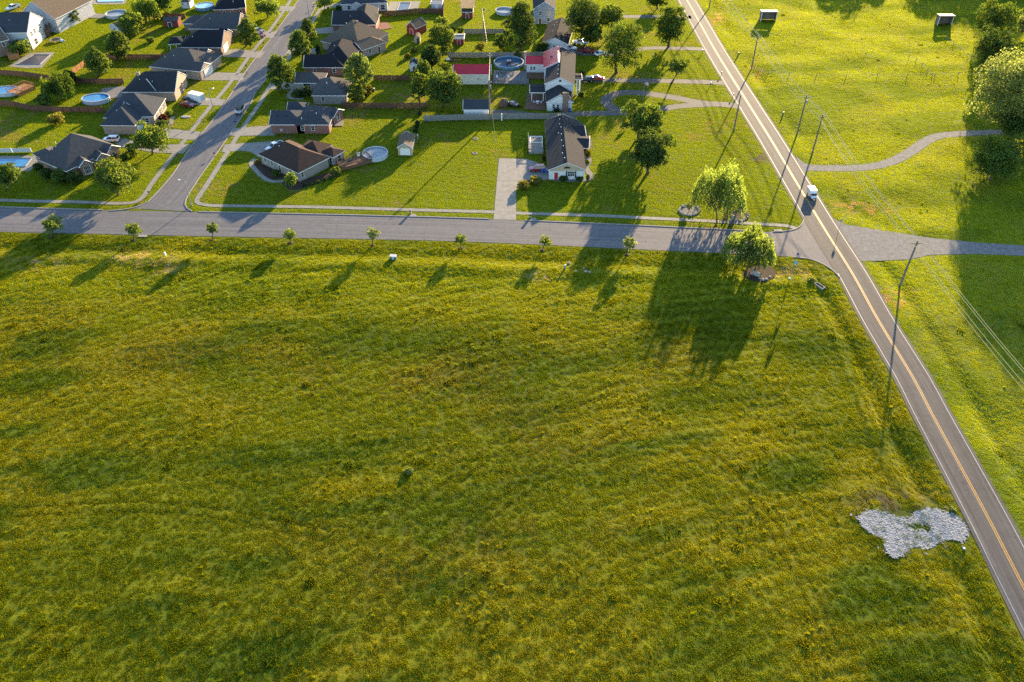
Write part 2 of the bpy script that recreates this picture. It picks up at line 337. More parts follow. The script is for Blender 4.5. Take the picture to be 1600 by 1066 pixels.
# flared mouth of the street where it meets the highway
mouth = gp([(1200, 362.5), (1230, 361.5), (1243, 359), (1252, 353), (1257, 343), (1262, 330)]) + [tuple(q) for q in gp([(1330, 440), (1316, 436), (1304, 425), (1293, 417), (1278, 409.5), (1263, 404.5), (1236, 401.5)])]
mo = slab('street_mouth', mouth, .0275, M['road'], h=.0); struct(mo, 'flared asphalt mouth of the cross street at the highway', 'road')
for nm, o_, w_, lab in (('edge_line', 3.25, .13, ''), ('edge_line', -3.25, .13, 'white edge line along the right side of the highway')):
    pts = HW
    if o_ > 0:    # broken at the street mouth
        q = off(HW, o_); ys0, ys1 = G(1262, 346)[1], G(1308, 427)[1]
        for seg, lb in (([p for p in q if p[1] > ys0], 'far white edge line on the left of the highway above the street'), ([p for p in q if p[1] < ys1], 'near white edge line on the left of the highway below the street')):
            struct(ribbon(nm, off(seg, -w_ / 2), off(seg, w_ / 2), .0375, M['white_line'], pave=False), lb, 'road marking')
    else:
        struct(ribbon(nm, off(pts, o_ - w_ / 2), off(pts, o_ + w_ / 2), .0375, M['white_line'], pave=False), lab, 'road marking')
for o_, lb in ((-.16, 'left orange stripe of the double centre line on the highway'), (.16, 'right orange stripe of the double centre line on the highway')):
    struct(ribbon('centre_line', off(HW, o_ - .085), off(HW, o_ + .085), .0375, M['yellow_line'], pave=False), lb, 'road marking')
# residential street
RL = gp([(206, 326), (222, 321), (233, 315), (269, 275), (301, 227.5), (343, 175), (385.7, 110), (424.6, 59), (460, 10), (480, -18), (510, -60)])
RR = gp([(300, 331), (292.5, 327), (288, 317), (304, 288), (355, 215.7), (392, 160), (400, 143.5), (449, 81), (484, 27), (502, -8), (530, -50)])
RLr, RRr = even(rs(RL, 2), 90), even(rs(RR, 2), 90)
rst = ribbon('residential_street', RLr, RRr, .029, M['road']); struct(rst, 'asphalt residential street climbing between the house rows on the left', 'road')
def kerb(pts, label, w=.28):
    mb = MB(); L_, R_ = off(pts, -w / 2), off(pts, w / 2); n = len(pts)
    vs = [(*p, z) for z in (0, .14) for p in L_] + [(*p, z) for z in (0, .14) for p in R_]
    fs = []
    for i in range(n - 1):
        fs += [(n + i, n + i + 1, 3 * n + i + 1, 3 * n + i), (i, i + 1, n + i + 1, n + i), (2 * n + i, 3 * n + i, 3 * n + i + 1, 2 * n + i + 1)]
    mb.add(vs, fs); PAVED.append(L_ + R_[::-1]); struct(mb.build('kerb', M['kerb']), label, 'kerb')
kerb(off(RLr, -.14), 'pale concrete kerb on the left side of the residential street')
kerb(off(RRr, .14), 'pale concrete kerb on the right side of the residential street')
q = [p for p in even(CNr, 120)]
xA, xB, xD0, xD1, xE = G(172, 329)[0], G(306, 331)[0], G(770, 343)[0], G(808, 344)[0], G(1205, 363)[0]
kerb(off([p for p in q if p[0] < xA], -.14), 'concrete kerb of the cross street left of the residential corner')
kerb(off([p for p in q if xB < p[0] < xD0], -.14), 'concrete kerb of the cross street along the wide empty lawn')
kerb(off([p for p in q if xD1 < p[0] < xE], -.14), 'concrete kerb of the cross street in front of the ranch lawn')
kerb(rs(gp([(172, 329.5), (190, 328), (206, 325.5)]), 1), 'curved concrete kerb at the left street corner')
kerb(rs(gp([(1208, 363), (1230, 361), (1243, 358), (1252, 352), (1256, 343)]), 1), 'curved concrete kerb on the far side of the highway corner')
kerb(rs(gp([(1240, 402), (1263, 404.5), (1278, 409.5), (1293, 417), (1304, 425), (1312, 434)]), 1), 'curved concrete kerb on the near side of the highway corner')

def walk(pts, w, label, m='concrete', name='sidewalk', z=.05, cat='pavement'):
    p = rs(gp(pts), 1.5); o = ribbon(name, off(p, -w / 2), off(p, w / 2), z, M[m]); struct(o, label, cat); return o
walk([(-200, 304), (0, 313), (124, 316), (190, 318), (219, 312), (239.5, 284), (270.5, 243), (286, 222.5), (324.6, 172), (362, 126.6), (392.5, 84), (424.6, 44), (450, 7), (462, -14)], 1.35, 'concrete sidewalk along the left side of the residential street')
walk([(500, 14), (489.5, 32), (470, 62), (418.6, 140), (407, 160), (373.5, 209), (355, 239), (328, 281.6), (309, 310)], 1.35, 'concrete sidewalk along the right side of the residential street')
walk([(309, 310), (308, 316), (326, 321), (400, 322.5), (500, 324), (640, 328), (772, 331.5)], 1.3, 'concrete sidewalk along the big sunlit lawn')
walk([(806, 333.3), (930, 337), (1000, 340.5), (1086, 344.5), (1200, 351), (1230, 353.5), (1243, 357)], 1.3, 'concrete sidewalk in front of the ranch lawn and willow')
walk([(399, 248.6), (392, 255.4), (399, 265.5), (412, 278), (426, 284), (443, 283)], 1.3, 'curved concrete path to the brown roofed house', name='garden_path', cat='path')
walk([(461, 137), (453, 145), (451, 151), (458, 154.5), (474, 155)], 1.2, 'curved concrete path to the low grey house', name='garden_path', cat='path')
walk([(272, 182), (268, 187), (268, 192), (262, 199)], 1.2, 'curved concrete path to the house with the front windows', name='garden_path', cat='path')
def drive(poly, label, m='concrete', name='driveway', z=.042): return struct(slab(name, gp(poly), z, M[m], h=.04), label, 'driveway')
drive([(255, 200), (296, 205), (318.6, 206.4), (304, 219), (262, 216)], 'concrete driveway of the house with a side hip on the left')
drive([(226, 229), (264, 226), (299, 226), (286, 240), (245, 239), (190, 230), (178, 222), (195, 216)], 'concrete driveway behind the corner house on the left')
drive([(363, 201), (424, 196), (430, 212), (357, 212.5)], 'concrete driveway of the red brick house')
drive([(351, 226), (382, 224), (441, 220), (436, 238), (404, 246), (396, 240), (389, 237), (375, 235.5), (346, 238.5)], 'wide concrete driveway of the brown roofed house')
drive([(302, 158), (323, 153), (354.5, 156), (347, 165.5), (300, 164)], 'concrete driveway with the white trailer')
drive([(312, 116), (333, 113), (387, 115), (379, 126), (312, 125.5)], 'concrete driveway of the tan brick house')
drive([(348, 78), (370.5, 77), (414.5, 81), (406, 91), (346, 88.5)], 'concrete driveway of the dark roofed brick house')
drive([(385, 50.7), (409, 49), (436, 50), (428, 59), (385, 60)], 'concrete driveway with the red and dark cars')
drive([(420, 10), (440, 9.5), (463, 10.5), (456, 18), (420, 17)], 'concrete driveway near the top of the street, left side')
drive([(424, 128), (459, 130), (466, 134), (463, 139), (419, 140)], 'concrete driveway of the low grey house')
drive([(453, 75), (500, 76), (498, 84), (448, 84)], 'concrete driveway of the black roofed house')
drive([(493, 45), (521, 42), (522, 52), (482, 53), (475, 45)], 'concrete driveway of the house with the tall brown hip')
drive([(508, 8), (532, 4), (534, 10), (498, 16)], 'concrete driveway of the topmost house right of the street')
drive([(779.6, 247.6), (823, 248.7), (838, 254), (856, 262), (858, 280), (845.6, 282), (830, 284), (812, 289), (806, 297), (806.4, 344), (771, 343)], 'long concrete driveway beside the black and brown ranch roof')
fd = [rs(gp(p), 1.5) for p in ([(1162, 168), (1140, 164), (1100, 161.5), (1060, 154), (1028, 148.6), (985.7, 144.4), (962, 147), (947, 156), (955, 168), (977, 175)],
      [(1110, 163), (1062, 166), (1029, 171), (986, 175), (952, 177), (901, 178), (850, 182), (800, 176), (768, 175)],
      [(1146, 137), (1132, 130), (1070, 127.5), (1000, 126), (905, 125)], [(1104, 77), (1045, 75.5), (1008, 76), (960, 84), (925, 84), (880, 84)], [(1080, 27), (1029, 26.5), (1000, 26), (930, 27), (890, 28)])]
for k, (p, w, lb) in enumerate(zip(fd, (3.6, 3.2, 3.2, 3.0, 3.2), ('looping asphalt drive round the oval lawn island', 'asphalt drive running from the loop to the white farmhouse', 'straight asphalt drive with the red car', 'narrow farm drive to the parked pickups', 'farthest pale drive left of the highway'))):
    struct(ribbon('farm_drive', off(p, -w / 2), off(p, w / 2), .016 + .004 * k, M['driveasph']), lb, 'driveway')
gq = rs(gp([(1240, 262), (1254, 260.5), (1285, 263), (1347, 262), (1389, 254), (1420, 239), (1454, 217), (1488, 210), (1561, 207), (1700, 206)]), 1.5)
struct(ribbon('gravel_track', off(gq, -1.6), off(gq, 1.6), .02, M['gravel']), 'curving gravel track into the meadow right of the highway', 'track')
struct(slab('gravel_track_mouth', gp([(1243, 243), (1256, 255), (1278, 260), (1282, 266.5), (1262, 267.5), (1256, 272)]), .024, M['gravel'], h=.0), 'gravel apron where the curving track meets the highway', 'track')
struct(slab('gravel_road', gp([(1296, 338), (1302, 342), (1324.5, 352), (1392, 362.5), (1459.6, 372.5), (1524, 379), (1600, 384), (1900, 400), (1900, 418), (1600, 400), (1524, 397), (1454, 398.4), (1420, 405.5), (1369.5, 408), (1344, 408), (1336, 404)]), .026, M['gravel'], h=.0), 'wide gravel road leaving the highway opposite the street', 'road')
# garden beds (flat beds of mulch and gravel)
def bed(pts, label, m='mulch', z=.06): return struct(slab('garden_bed', rs(gp(pts + [pts[0]]), .8)[:-1], z, M[m], h=.06), label, 'garden bed')
bed([(399, 251), (396, 256), (404, 265), (416, 276), (428, 281), (443, 279), (450, 276), (430, 262), (412, 250)], 'dark mulch bed along the front of the brown roofed house')
bed([(441, 287), (450, 295), (465, 297), (480, 292), (515, 280), (532, 271), (522, 268), (470, 281), (452, 280)], 'dark mulch bed below the side wall of the brown roofed house')
bed([(806, 294), (812, 287), (826, 282), (845, 279), (846, 283), (830, 287), (816, 292)], 'kerbed bed of yellow bushes beside the ranch driveway')
bed([(858, 281), (880, 284), (910, 284), (925, 281), (927, 272), (920, 262), (925, 250), (918, 240), (924, 225), (917, 205), (908, 204), (914, 262), (914, 279)], 'scalloped planting bed round the ranch house corner', 'gravel')
def disc(px, py, r, n=20): c = G(px, py); return [(c[0] + r * math.cos(t), c[1] + r * math.sin(t)) for t in np.linspace(0, 2 * math.pi, n, endpoint=False)]
struct(slab('garden_bed', disc(1077, 329, 2.6), .10, M['gravel'], h=.1), 'round gravel bed on the lawn left of the upper willow', 'garden bed')
struct(slab('garden_bed', disc(1156, 337, 2.2), .08, M['mulch'], h=.1), 'round brown bed right of the upper willow trunk', 'garden bed')
struct(slab('garden_bed', rs(gp([(1160, 426), (1170, 437), (1192, 441), (1208, 434), (1212, 424), (1200, 416), (1180, 416), (1160, 426)]), 1)[:-1], .09, M['mulch'], h=.1), 'mulch bed with stones under the lower willow', 'garden bed')

# ------------------------------------------------------------------ gravel patch bottom right
GPP = rs(gp([(1331, 808), (1352, 795), (1380.6, 796), (1397.5, 803), (1420, 803), (1431, 794), (1454, 790), (1469, 794), (1497, 804), (1514, 822.5), (1516, 847), (1506, 852.6), (1486, 848), (1472.6, 852.6), (1452, 863), (1429.5, 858), (1420, 869.5), (1397.5, 877), (1377, 860), (1375, 845), (1360, 837.5), (1343, 824), (1336.6, 809)]), .5)[:-1]
gx = [p[0] for p in GPP]; gy = [p[1] for p in GPP]
GX, GY = np.meshgrid(np.arange(min(gx) - 1, max(gx) + 1, .16), np.arange(min(gy) - 1, max(gy) + 1, .16), indexing='ij')
wx = GX + (vn(GX, GY, 1.3, 1) - .5) * 1.4; wy = GY + (vn(GX, GY, 1.3, 2) - .5) * 1.4
gm = inside(wx, wy, GPP)
isl = np.hypot((GX - G(1436, 822)[0]) / 2.2, (GY - G(1436, 822)[1]) / 1.3) + (vn(GX, GY, 1.1, 3) - .5) * 1.6
isl2 = np.hypot((GX - G(1408, 812)[0]) / 1.3, (GY - G(1408, 812)[1]) / .6) + (vn(GX, GY, 1.3, 5) - .5) * 1.4
edge = dpoly(GX, GY, GPP + GPP[:1]); gm &= (edge > .35 * vn(GX, GY, 2.6, 9))
GZ = .02 + .02 * vn(GX, GY, 1.6, 4) + .07 * RNG.rand(*GX.shape) ** 2
idx = -np.ones(GX.shape, int); fs = []
keep = sm(-.2, 1.1, edge + .5 * vn(GX, GY, 1.5, 15) - .25) * (.25 + .75 * sm(.0, .8, isl - .25 * vn(GX, GY, 2.1, 8))) * sm(.0, .6, isl2); gm &= RNG.rand(*GX.shape) ** .6 < keep + .22
cells = gm[:-1, :-1] & (gm[1:, :-1] | gm[:-1, 1:])
use = np.zeros(GX.shape, bool)
for di in (0, 1):
    for dj in (0, 1): use[di:GX.shape[0] - 1 + di, dj:GX.shape[1] - 1 + dj] |= cells
idx[use] = np.arange(use.sum())
I, J = np.nonzero(cells)
fs = np.c_[idx[I, J], idx[I + 1, J], idx[I + 1, J + 1], idx[I, J + 1]]
mb = MB(); mb.add(np.c_[GX[use], GY[use], GZ[use]].tolist(), fs.tolist())
struct(mb.build('gravel_patch', M['gravel_pale']), 'pale blue grey crushed stone patch in the field beside the highway', 'gravel')

# ------------------------------------------------------------------ ground: one sheet to the horizon, fine where the camera looks
def axis(fine, outer):
    return np.r_[-np.array(outer[::-1], float) + fine[0], fine, fine[-1] + np.array(outer, float)]
OUT = [4, 12, 30, 80, 200, 600, 2000]
xs_ = axis(np.arange(-214, 214.1, .5), OUT)
ys_ = axis(np.r_[np.arange(46, 165, .38), np.arange(165, 345, .7)], OUT)
X, Y = np.meshgrid(xs_, ys_, indexing='ij')
PXg, PYg, ZC = proj((X, Y, 0.0)); ok = ZC > 5
PXg = np.where(ok, PXg, -9999); PYg = np.where(ok, PYg, -9999)
hp = np.array(HW); dH = dpoly(X, Y, HW[::2]); cxh = np.interp(Y, hp[::-1, 1], hp[::-1, 0]); sH = X - cxh      # + = right of the highway
cs = np.array(CSr); yS = np.interp(X, cs[:, 0], cs[:, 1]); cn_ = np.array(CNr); yN = np.interp(X, cn_[:, 0], cn_[:, 1])
south = yS - Y                                   # metres south of the street
field = (sH < 0) & (south > 0)
meadow = sH > 0
lawn = ~field & ~meadow
pav = np.zeros(X.shape, bool)
for P in PAVED:
    for ox, oy in ((0, 0), (.38, 0), (-.38, 0), (0, .38), (0, -.38)): pav |= inside(X + ox, Y + oy, P)
dG = dpoly(X, Y, rs(gp([(1300, 345), (1392, 384), (1524, 388), (1650, 396)]), 4)); dT = dpoly(X, Y, gq[::2])
# relief
cl = np.zeros(X.shape)
rough = (vn(X, Y, .10, 1) - .5) * .50 + (vn(X, Y, .42, 2) - .5) * .08 + (vn(X, Y, 1.15, 3) - .5) * .045
ax_ = X * .985 + Y * .17; ay_ = Y * .985 - X * .17 + 1.6 * vn(X, Y, .05, 8)
streak = (vn(ax_ * .10, ay_, .55, 4) - .5) * .12 + (vn(ax_ * .14, ay_, 1.25, 5) - .5) * .07
fmask = sm(1.0, 7.0, np.where(field, south, 0)) * sm(5.2, 10.0, np.where(field, dH, 0))
Z = fmask * (rough + streak + .30 * np.exp(-((south - 10.5) / 2.0) ** 2) - .25 * np.exp(-((south - 6.0) / 2.2) ** 2))
mmask = sm(5.2, 9, np.where(meadow, dH, 0)) * sm(3.5, 9, dG) * sm(2.4, 6, dT)
Z += mmask * ((vn(X, Y, .09, 6) - .5) * .7 + (vn(X, Y, .5, 7) - .5) * .06 + streak * .25)
ditch = np.exp(-((np.abs(sH) - 9.0) / 1.9) ** 2)
dm = np.where(meadow, sm(5, 12, dG) * sm(4, 9, dT), np.where(field, sm(6, 14, south), .35 * sm(4, 12, Y - yN)))
Z -= ditch * dm * np.where(meadow, .15 + .25 * (1 - sm(150, 190, Y)), np.where(field, .6, .2))
Z += np.where(lawn, (vn(X, Y, .35, 9) - .5) * .02, 0)
dgp = dpoly(X, Y, [(sum(gx) / len(gx), sum(gy) / len(gy)), (sum(gx) / len(gx) + .01, sum(gy) / len(gy))])
Z *= sm(5.0, 9.5, dgp)
inhole = inside(PXg, PYg, [(1272, 438), (1279, 436), (1290, 453), (1283, 456)])
Z = np.where(pav, np.minimum(Z, -.02), Z); Z = np.where(inhole, -.5, Z)
# tyre tracks pressed into the grass
TR = np.zeros(X.shape)
for tp in ([(610, 925), (700, 850), (800, 776), (900, 715), (985, 668), (1060, 625), (1130, 570)], [(20, 800), (200, 792), (330, 800), (480, 830), (560, 850)], [(1040, 660), (1120, 720), (1190, 800), (1250, 900), (1300, 1010)], [(500, 850), (640, 800), (790, 690), (880, 640), (980, 600)]):
    c_ = rs(gp(tp), 3)
    for o_ in (-.95, .95): TR = np.maximum(TR, np.exp(-(dpoly(X, Y, off(c_, o_)) / .40) ** 2))
TR *= sm(.2, .4, vn(X, Y, .09, 11)); Z -= .06 * TR * fmask
# the ground's own colours
def mixc(a, b, t): return a + (np.array(b) - a) * t[..., None]
T = np.zeros((*X.shape, 3)); n1 = vn(X, Y, .035, 20); n2 = vn(X, Y, .11, 21); n3 = vn(X, Y, .7, 22); n4 = vn(X, Y, 1.9, 23)
T[:] = (.067, .088, .004)
T = mixc(T, (.073, .098, .004), sm(.3, .8, vn(X, Y, .06, 24)) * .8)
mow = .5 + .5 * np.sin((X * .2 + Y * .98) * 2 * math.pi / 2.7); T = np.where(lawn[..., None], T * (1 + .16 * (mow - .5))[..., None], T)
fT = np.zeros_like(T); fT[:] = (.068, .079, .003)
fT = mixc(fT, (.090, .090, .004), sm(.38, .66, .55 * n1 + .45 * n2))
fT = mixc(fT, (.040, .058, .003), sm(.46, .74, .4 * vn(X, Y, .06, 25) + .6 * vn(ax_ * .3, ay_, .22, 26)))
brownz = sum(np.exp(-(np.hypot((PXg - u) / a_, (PYg - v) / b_)) ** 2) for u, v, a_, b_ in ((660, 590, 230, 45), (290, 560, 200, 40), (820, 700, 120, 60), (640, 880, 130, 60), (110, 470, 160, 35), (1050, 560, 60, 30), (850, 830, 120, 40)))
fT = mixc(fT, (.072, .064, .009), np.clip(brownz, 0, 1) * sm(.32, .62, .5 * n2 + .5 * n3) * .6)
yel = np.clip(1.0 - np.abs(PYg - 440) / 75, 0, 1) * field; fT = mixc(fT, (.108, .124, .005), yel * .6)
fT = mixc(fT, (.17, .14, .06), np.clip(sum(np.exp(-(np.hypot((PXg - u) / a_, (PYg - v) / b_)) ** 2) for u, v, a_, b_ in ((215, 403, 48, 11), (60, 412, 40, 9), (255, 420, 30, 8), (845, 432, 22, 6), (1240, 425, 45, 10))), 0, 1) * sm(.35, .6, n3))
arc = np.hypot(X - 60, (Y - 20) * 1.2) + 3 * vn(X, Y, .03, 35); fT *= (1 + .16 * (np.sin(arc * 2 * math.pi / 3.4) * sm(.35, .6, vn(X, Y, .05, 36))))[..., None]
T = np.where(field[..., None], fT, T)
T = np.where(lawn[..., None], mixc(T, (.095, .085, .03), sm(.66, .85, .6 * n2 + .4 * n3) * .7), T)
mT = np.zeros_like(T); mT[:] = (.097, .119, .006); mT = mixc(mT, (.064, .088, .006), sm(.4, .7, vn(ax_ * .25, ay_, .12, 27))); mT = mixc(mT, (.100, .112, .014), sm(.5, .8, n2) * .5)
mT = mixc(mT, (.16, .11, .055), np.clip(sum(np.exp(-(np.hypot((PXg - u) / a_, (PYg - v) / b_)) ** 2) for u, v, a_, b_ in ((1330, 322, 28, 9), (1372, 330, 18, 5), (1392, 468, 26, 18), (1120, 30, 12, 14), (1180, 110, 10, 12), (1360, 540, 10, 8))), 0, 1) * sm(.4, .6, n3))
T = np.where(meadow[..., None], mT, T)
T *= 1.5 * np.where(lawn, .94 + .12 * n4, (.86 + .28 * n4) * (.88 + .24 * vn(X, Y, 4.0, 34)))[..., None]; T *= (1 - .25 * TR * field)[..., None]
soilz = np.exp(-((np.hypot((PXg - 1187) / 12, (PYg - 247) / 8)) ** 2)) * (n3 > .35) + np.exp(-((np.hypot((PXg - 1395) / 60, (PYg - 783) / 20)) ** 2)) + np.exp(-((np.hypot((PXg - 1500) / 22, (PYg - 835) / 22)) ** 2))
T = mixc(T, (.07, .056, .035), np.clip(soilz, 0, 1) * sm(.3, .55, n3) * .9)
gpz = inside(X + (vn(X, Y, .9, 30) - .5) * 1.2, Y + (vn(X, Y, .9, 31) - .5) * 1.2, GPP)
DEN = np.where(field | meadow, 1.0, 1.0) * (1 - pav) * (1 - .9 * np.clip(soilz, 0, 1) * (n3 > .4)) * np.where(gpz, .20 + .8 * (n3 > .58), 1) * (1 - inhole)
isl_g = np.hypot((X - G(1436, 822)[0]) / 2.2, (Y - G(1436, 822)[1]) / 1.3)
DEN = np.where(gpz & (isl_g < .9), .8, DEN)
vis = (PXg > -60) & (PXg < 1660) & (PYg > -25) & (PYg < 1110); DEN = DEN * vis
gm_ = bpy.data.meshes.new('ground'); nx, ny = X.shape; N = nx * ny
gm_.vertices.add(N); gm_.vertices.foreach_set('co', np.stack([X, Y, Z], -1).reshape(-1).astype(np.float32))
ii = np.arange(N).reshape(nx, ny); Q = np.stack([ii[:-1, :-1], ii[1:, :-1], ii[1:, 1:], ii[:-1, 1:]], -1).reshape(-1, 4); nq = len(Q)
gm_.loops.add(nq * 4); gm_.loops.foreach_set('vertex_index', Q.reshape(-1).astype(np.int32))
gm_.polygons.add(nq); gm_.polygons.foreach_set('loop_start', np.arange(0, nq * 4, 4, dtype=np.int32))
gm_.polygons.foreach_set('use_smooth', np.ones(nq, bool)); gm_.update()
for nm, arr in (('tint', T.reshape(-1, 3)), ): 
    at = gm_.attributes.new(nm, 'FLOAT_VECTOR', 'POINT'); at.data.foreach_set('vector', arr.reshape(-1).astype(np.float32))
for nm, arr in (('den_lawn', DEN * (lawn | meadow)), ('den_field', DEN * field), ('den_tuss', DEN * (field * 1.0 + .12 * meadow) * sm(.45, .75, .6 * n2 + .4 * vn(ax_ * .3, ay_, .5, 33)))):
    at = gm_.attributes.new(nm, 'FLOAT', 'POINT'); at.data.foreach_set('value', arr.reshape(-1).astype(np.float32))
m = bpy.data.materials.new('grass_ground'); m.use_nodes = True; n = m.node_tree.nodes; l = m.node_tree.links; b = n['Principled BSDF']; b.inputs['Roughness'].default_value = .95; b.inputs['Specular IOR Level'].default_value = .1
a = n.new('ShaderNodeAttribute'); a.attribute_name = 'tint'; tc = n.new('ShaderNodeTexCoord'); t = n.new('ShaderNodeTexNoise'); t.inputs['Scale'].default_value = 3.2; t.inputs['Detail'].default_value = 6; t.inputs['Roughness'].default_value = .7
l.new(tc.outputs['Object'], t.inputs['Vector']); mr = n.new('ShaderNodeMapRange'); mr.inputs['From Min'].default_value = .3; mr.inputs['From Max'].default_value = .7; mr.inputs['To Min'].default_value = .6; mr.inputs['To Max'].default_value = 1.25; l.new(t.outputs['Fac'], mr.inputs[0])
v = n.new('ShaderNodeVectorMath'); v.operation = 'SCALE'; l.new(a.outputs['Vector'], v.inputs[0]); l.new(mr.outputs[0], v.inputs['Scale']); l.new(v.outputs[0], b.inputs['Base Color'])
bp = n.new('ShaderNodeBump'); bp.inputs['Strength'].default_value = .8; bp.inputs['Distance'].default_value = .12; l.new(t.outputs['Fac'], bp.inputs['Height']); l.new(bp.outputs[0], b.inputs['Normal'])
gm_.materials.append(m)
ground = put('ground', gm_); struct(ground, 'grassy ground carrying the lawns, the field and the meadow', 'ground')
def hz(x, y):
    i = int(np.clip(np.searchsorted(xs_, x) - 1, 0, nx - 2)); j = int(np.clip(np.searchsorted(ys_, y) - 1, 0, ny - 2))
    u = (x - xs_[i]) / (xs_[i + 1] - xs_[i]); v = (y - ys_[j]) / (ys_[j + 1] - ys_[j])
    return float((Z[i, j] * (1 - u) + Z[i + 1, j] * u) * (1 - v) + (Z[i, j + 1] * (1 - u) + Z[i + 1, j + 1] * u) * v)
def Gt(px, py):
    p = G(px, py); p.z = hz(p.x, p.y); return p

# ------------------------------------------------------------------ grass: clumps of blades spread over the ground (nobody could count them)
def clump(name, n, R, h, w, lean, m, seed):
    r = np.random.RandomState(seed); vs = []; fs = []; tn = []
    for i in range(n):
        a = r.rand() * 6.283; d = R * math.sqrt(r.rand()); x, y = d * math.cos(a), d * math.sin(a); hh = h * (.55 + .8 * r.rand()); ww = w * (.7 + .6 * r.rand()) / 2
        yw = r.rand() * 6.283; cx, cy = math.cos(yw) * ww, math.sin(yw) * ww; lx, ly = r.randn(2) * lean * hh; k = len(vs)
        vs += [(x - cx, y - cy, -.03), (x + cx, y + cy, -.03), (x + cx * .45 + lx, y + cy * .45 + ly, hh), (x - cx * .45 + lx, y - cy * .45 + ly, hh)]
        fs.append((k, k + 1, k + 2, k + 3)); tn += [.75 + .5 * r.rand()] * 4
    me = bpy.data.meshes.new(name); me.from_pydata(vs, [], fs); me.materials.append(m)
    at = me.attributes.new('tone', 'FLOAT', 'POINT'); at.data.foreach_set('value', tn); me.update(); return me
def scatter(name, me, attr, dens, s0, s1, seed, label):
    o = put(name, me); tag(o, label, 'grass', kind='stuff')
    ng = bpy.data.node_groups.new(name, 'GeometryNodeTree')
    ng.interface.new_socket('Geometry', in_out='INPUT', socket_type='NodeSocketGeometry'); ng.interface.new_socket('Geometry', in_out='OUTPUT', socket_type='NodeSocketGeometry')
    N_ = ng.nodes; l = ng.links; gi = N_.new('NodeGroupInput'); go = N_.new('NodeGroupOutput')
    oi = N_.new('GeometryNodeObjectInfo'); oi.inputs['Object'].default_value = ground
    na = N_.new('GeometryNodeInputNamedAttribute'); na.data_type = 'FLOAT'; na.inputs['Name'].default_value = attr
    mu = N_.new('ShaderNodeMath'); mu.operation = 'MULTIPLY'; mu.inputs[1].default_value = dens; l.new(na.outputs['Attribute'], mu.inputs[0])
    dp = N_.new('GeometryNodeDistributePointsOnFaces'); l.new(oi.outputs['Geometry'], dp.inputs['Mesh']); l.new(mu.outputs[0], dp.inputs['Density']); dp.inputs['Seed'].default_value = seed
    rv = N_.new('FunctionNodeRandomValue'); rv.data_type = 'FLOAT_VECTOR'; rv.inputs[0].default_value = (0, 0, 0); rv.inputs[1].default_value = (0, 0, 6.283)
    rsn = N_.new('FunctionNodeRandomValue'); rsn.data_type = 'FLOAT'; rsn.inputs[2].default_value = s0; rsn.inputs[3].default_value = s1; rsn.inputs['Seed'].default_value = 5
    ip = N_.new('GeometryNodeInstanceOnPoints'); l.new(dp.outputs['Points'], ip.inputs['Points']); l.new(gi.outputs[0], ip.inputs['Instance']); l.new(rv.outputs[0], ip.inputs['Rotation']); l.new(rsn.outputs[1], ip.inputs['Scale'])
    l.new(ip.outputs[0], go.inputs[0]); md = o.modifiers.new('scatter', 'NODES'); md.node_group = ng; return o
gl, gf = grassmat('lawn_blades', .62, (2.9, 2.6, .9)), grassmat('field_blades', .60, (2.2, 2.1, .9))
scatter('lawn_grass', clump('lawn_clump', 60, .42, .06, .055, .2, gl, 3), 'den_lawn', 3.4, .85, 1.2, 1, 'short mown grass of the lawns and the pasture')
scatter('field_grass', clump('field_clump', 64, .40, .095, .046, .25, gf, 4), 'den_field', 3.0, .6, 1.35, 2, 'uneven grass of the open field in front')
scatter('grass_tussocks', clump('tussock_clump', 30, .22, .30, .06, .4, gf, 5), 'den_tuss', .35, .4, 1.1, 3, 'taller tussocks standing up out of the field grass')
wv = clump('weed_clump', 44, .55, .20, .13, .5, gf, 9); wv.attributes['tone'].data.foreach_set('value', RNG.uniform(.42, .75, len(wv.vertices)))
scatter('field_weeds', wv, 'den_tuss', .035, .4, 1.7, 6, 'darker broad leaved weeds growing in patches in the field')

# ------------------------------------------------------------------ houses
_shared = {}
def shared(key, fn):
    if key not in _shared: _shared[key] = fn()
    return _shared[key]
def win_meshes(w, h, style, trim='trim'):
    def f():
        a = MB(); t = .09; d = .09
        a.box((0, -d / 2, h / 2), (w + .02, d, t)); a.box((0, -d / 2, -h / 2), (w + .16, d + .06, t))
        for s in (-1, 1): a.box((s * w / 2, -d / 2, 0), (t, d, h - t))
        if style == 'sash': a.box((0, -d / 2 + .01, 0), (w - t, d - .03, .06))
        if style == 'grid':
            a.box((0, -d / 2 + .01, 0), (w - t, d - .03, .05))
            for k in (-.25, 0, .25): a.box((k * w, -d / 2 + .012, 0), (.05, d - .035, h - t))
        fr = a.mesh('window_frame', M[trim]); p = MB(); p.box((0, -.03, 0), (w - t, .03, h - t)); return fr, p.mesh('pane', M['glass'])
    return shared(('win', w, h, style, trim), f)
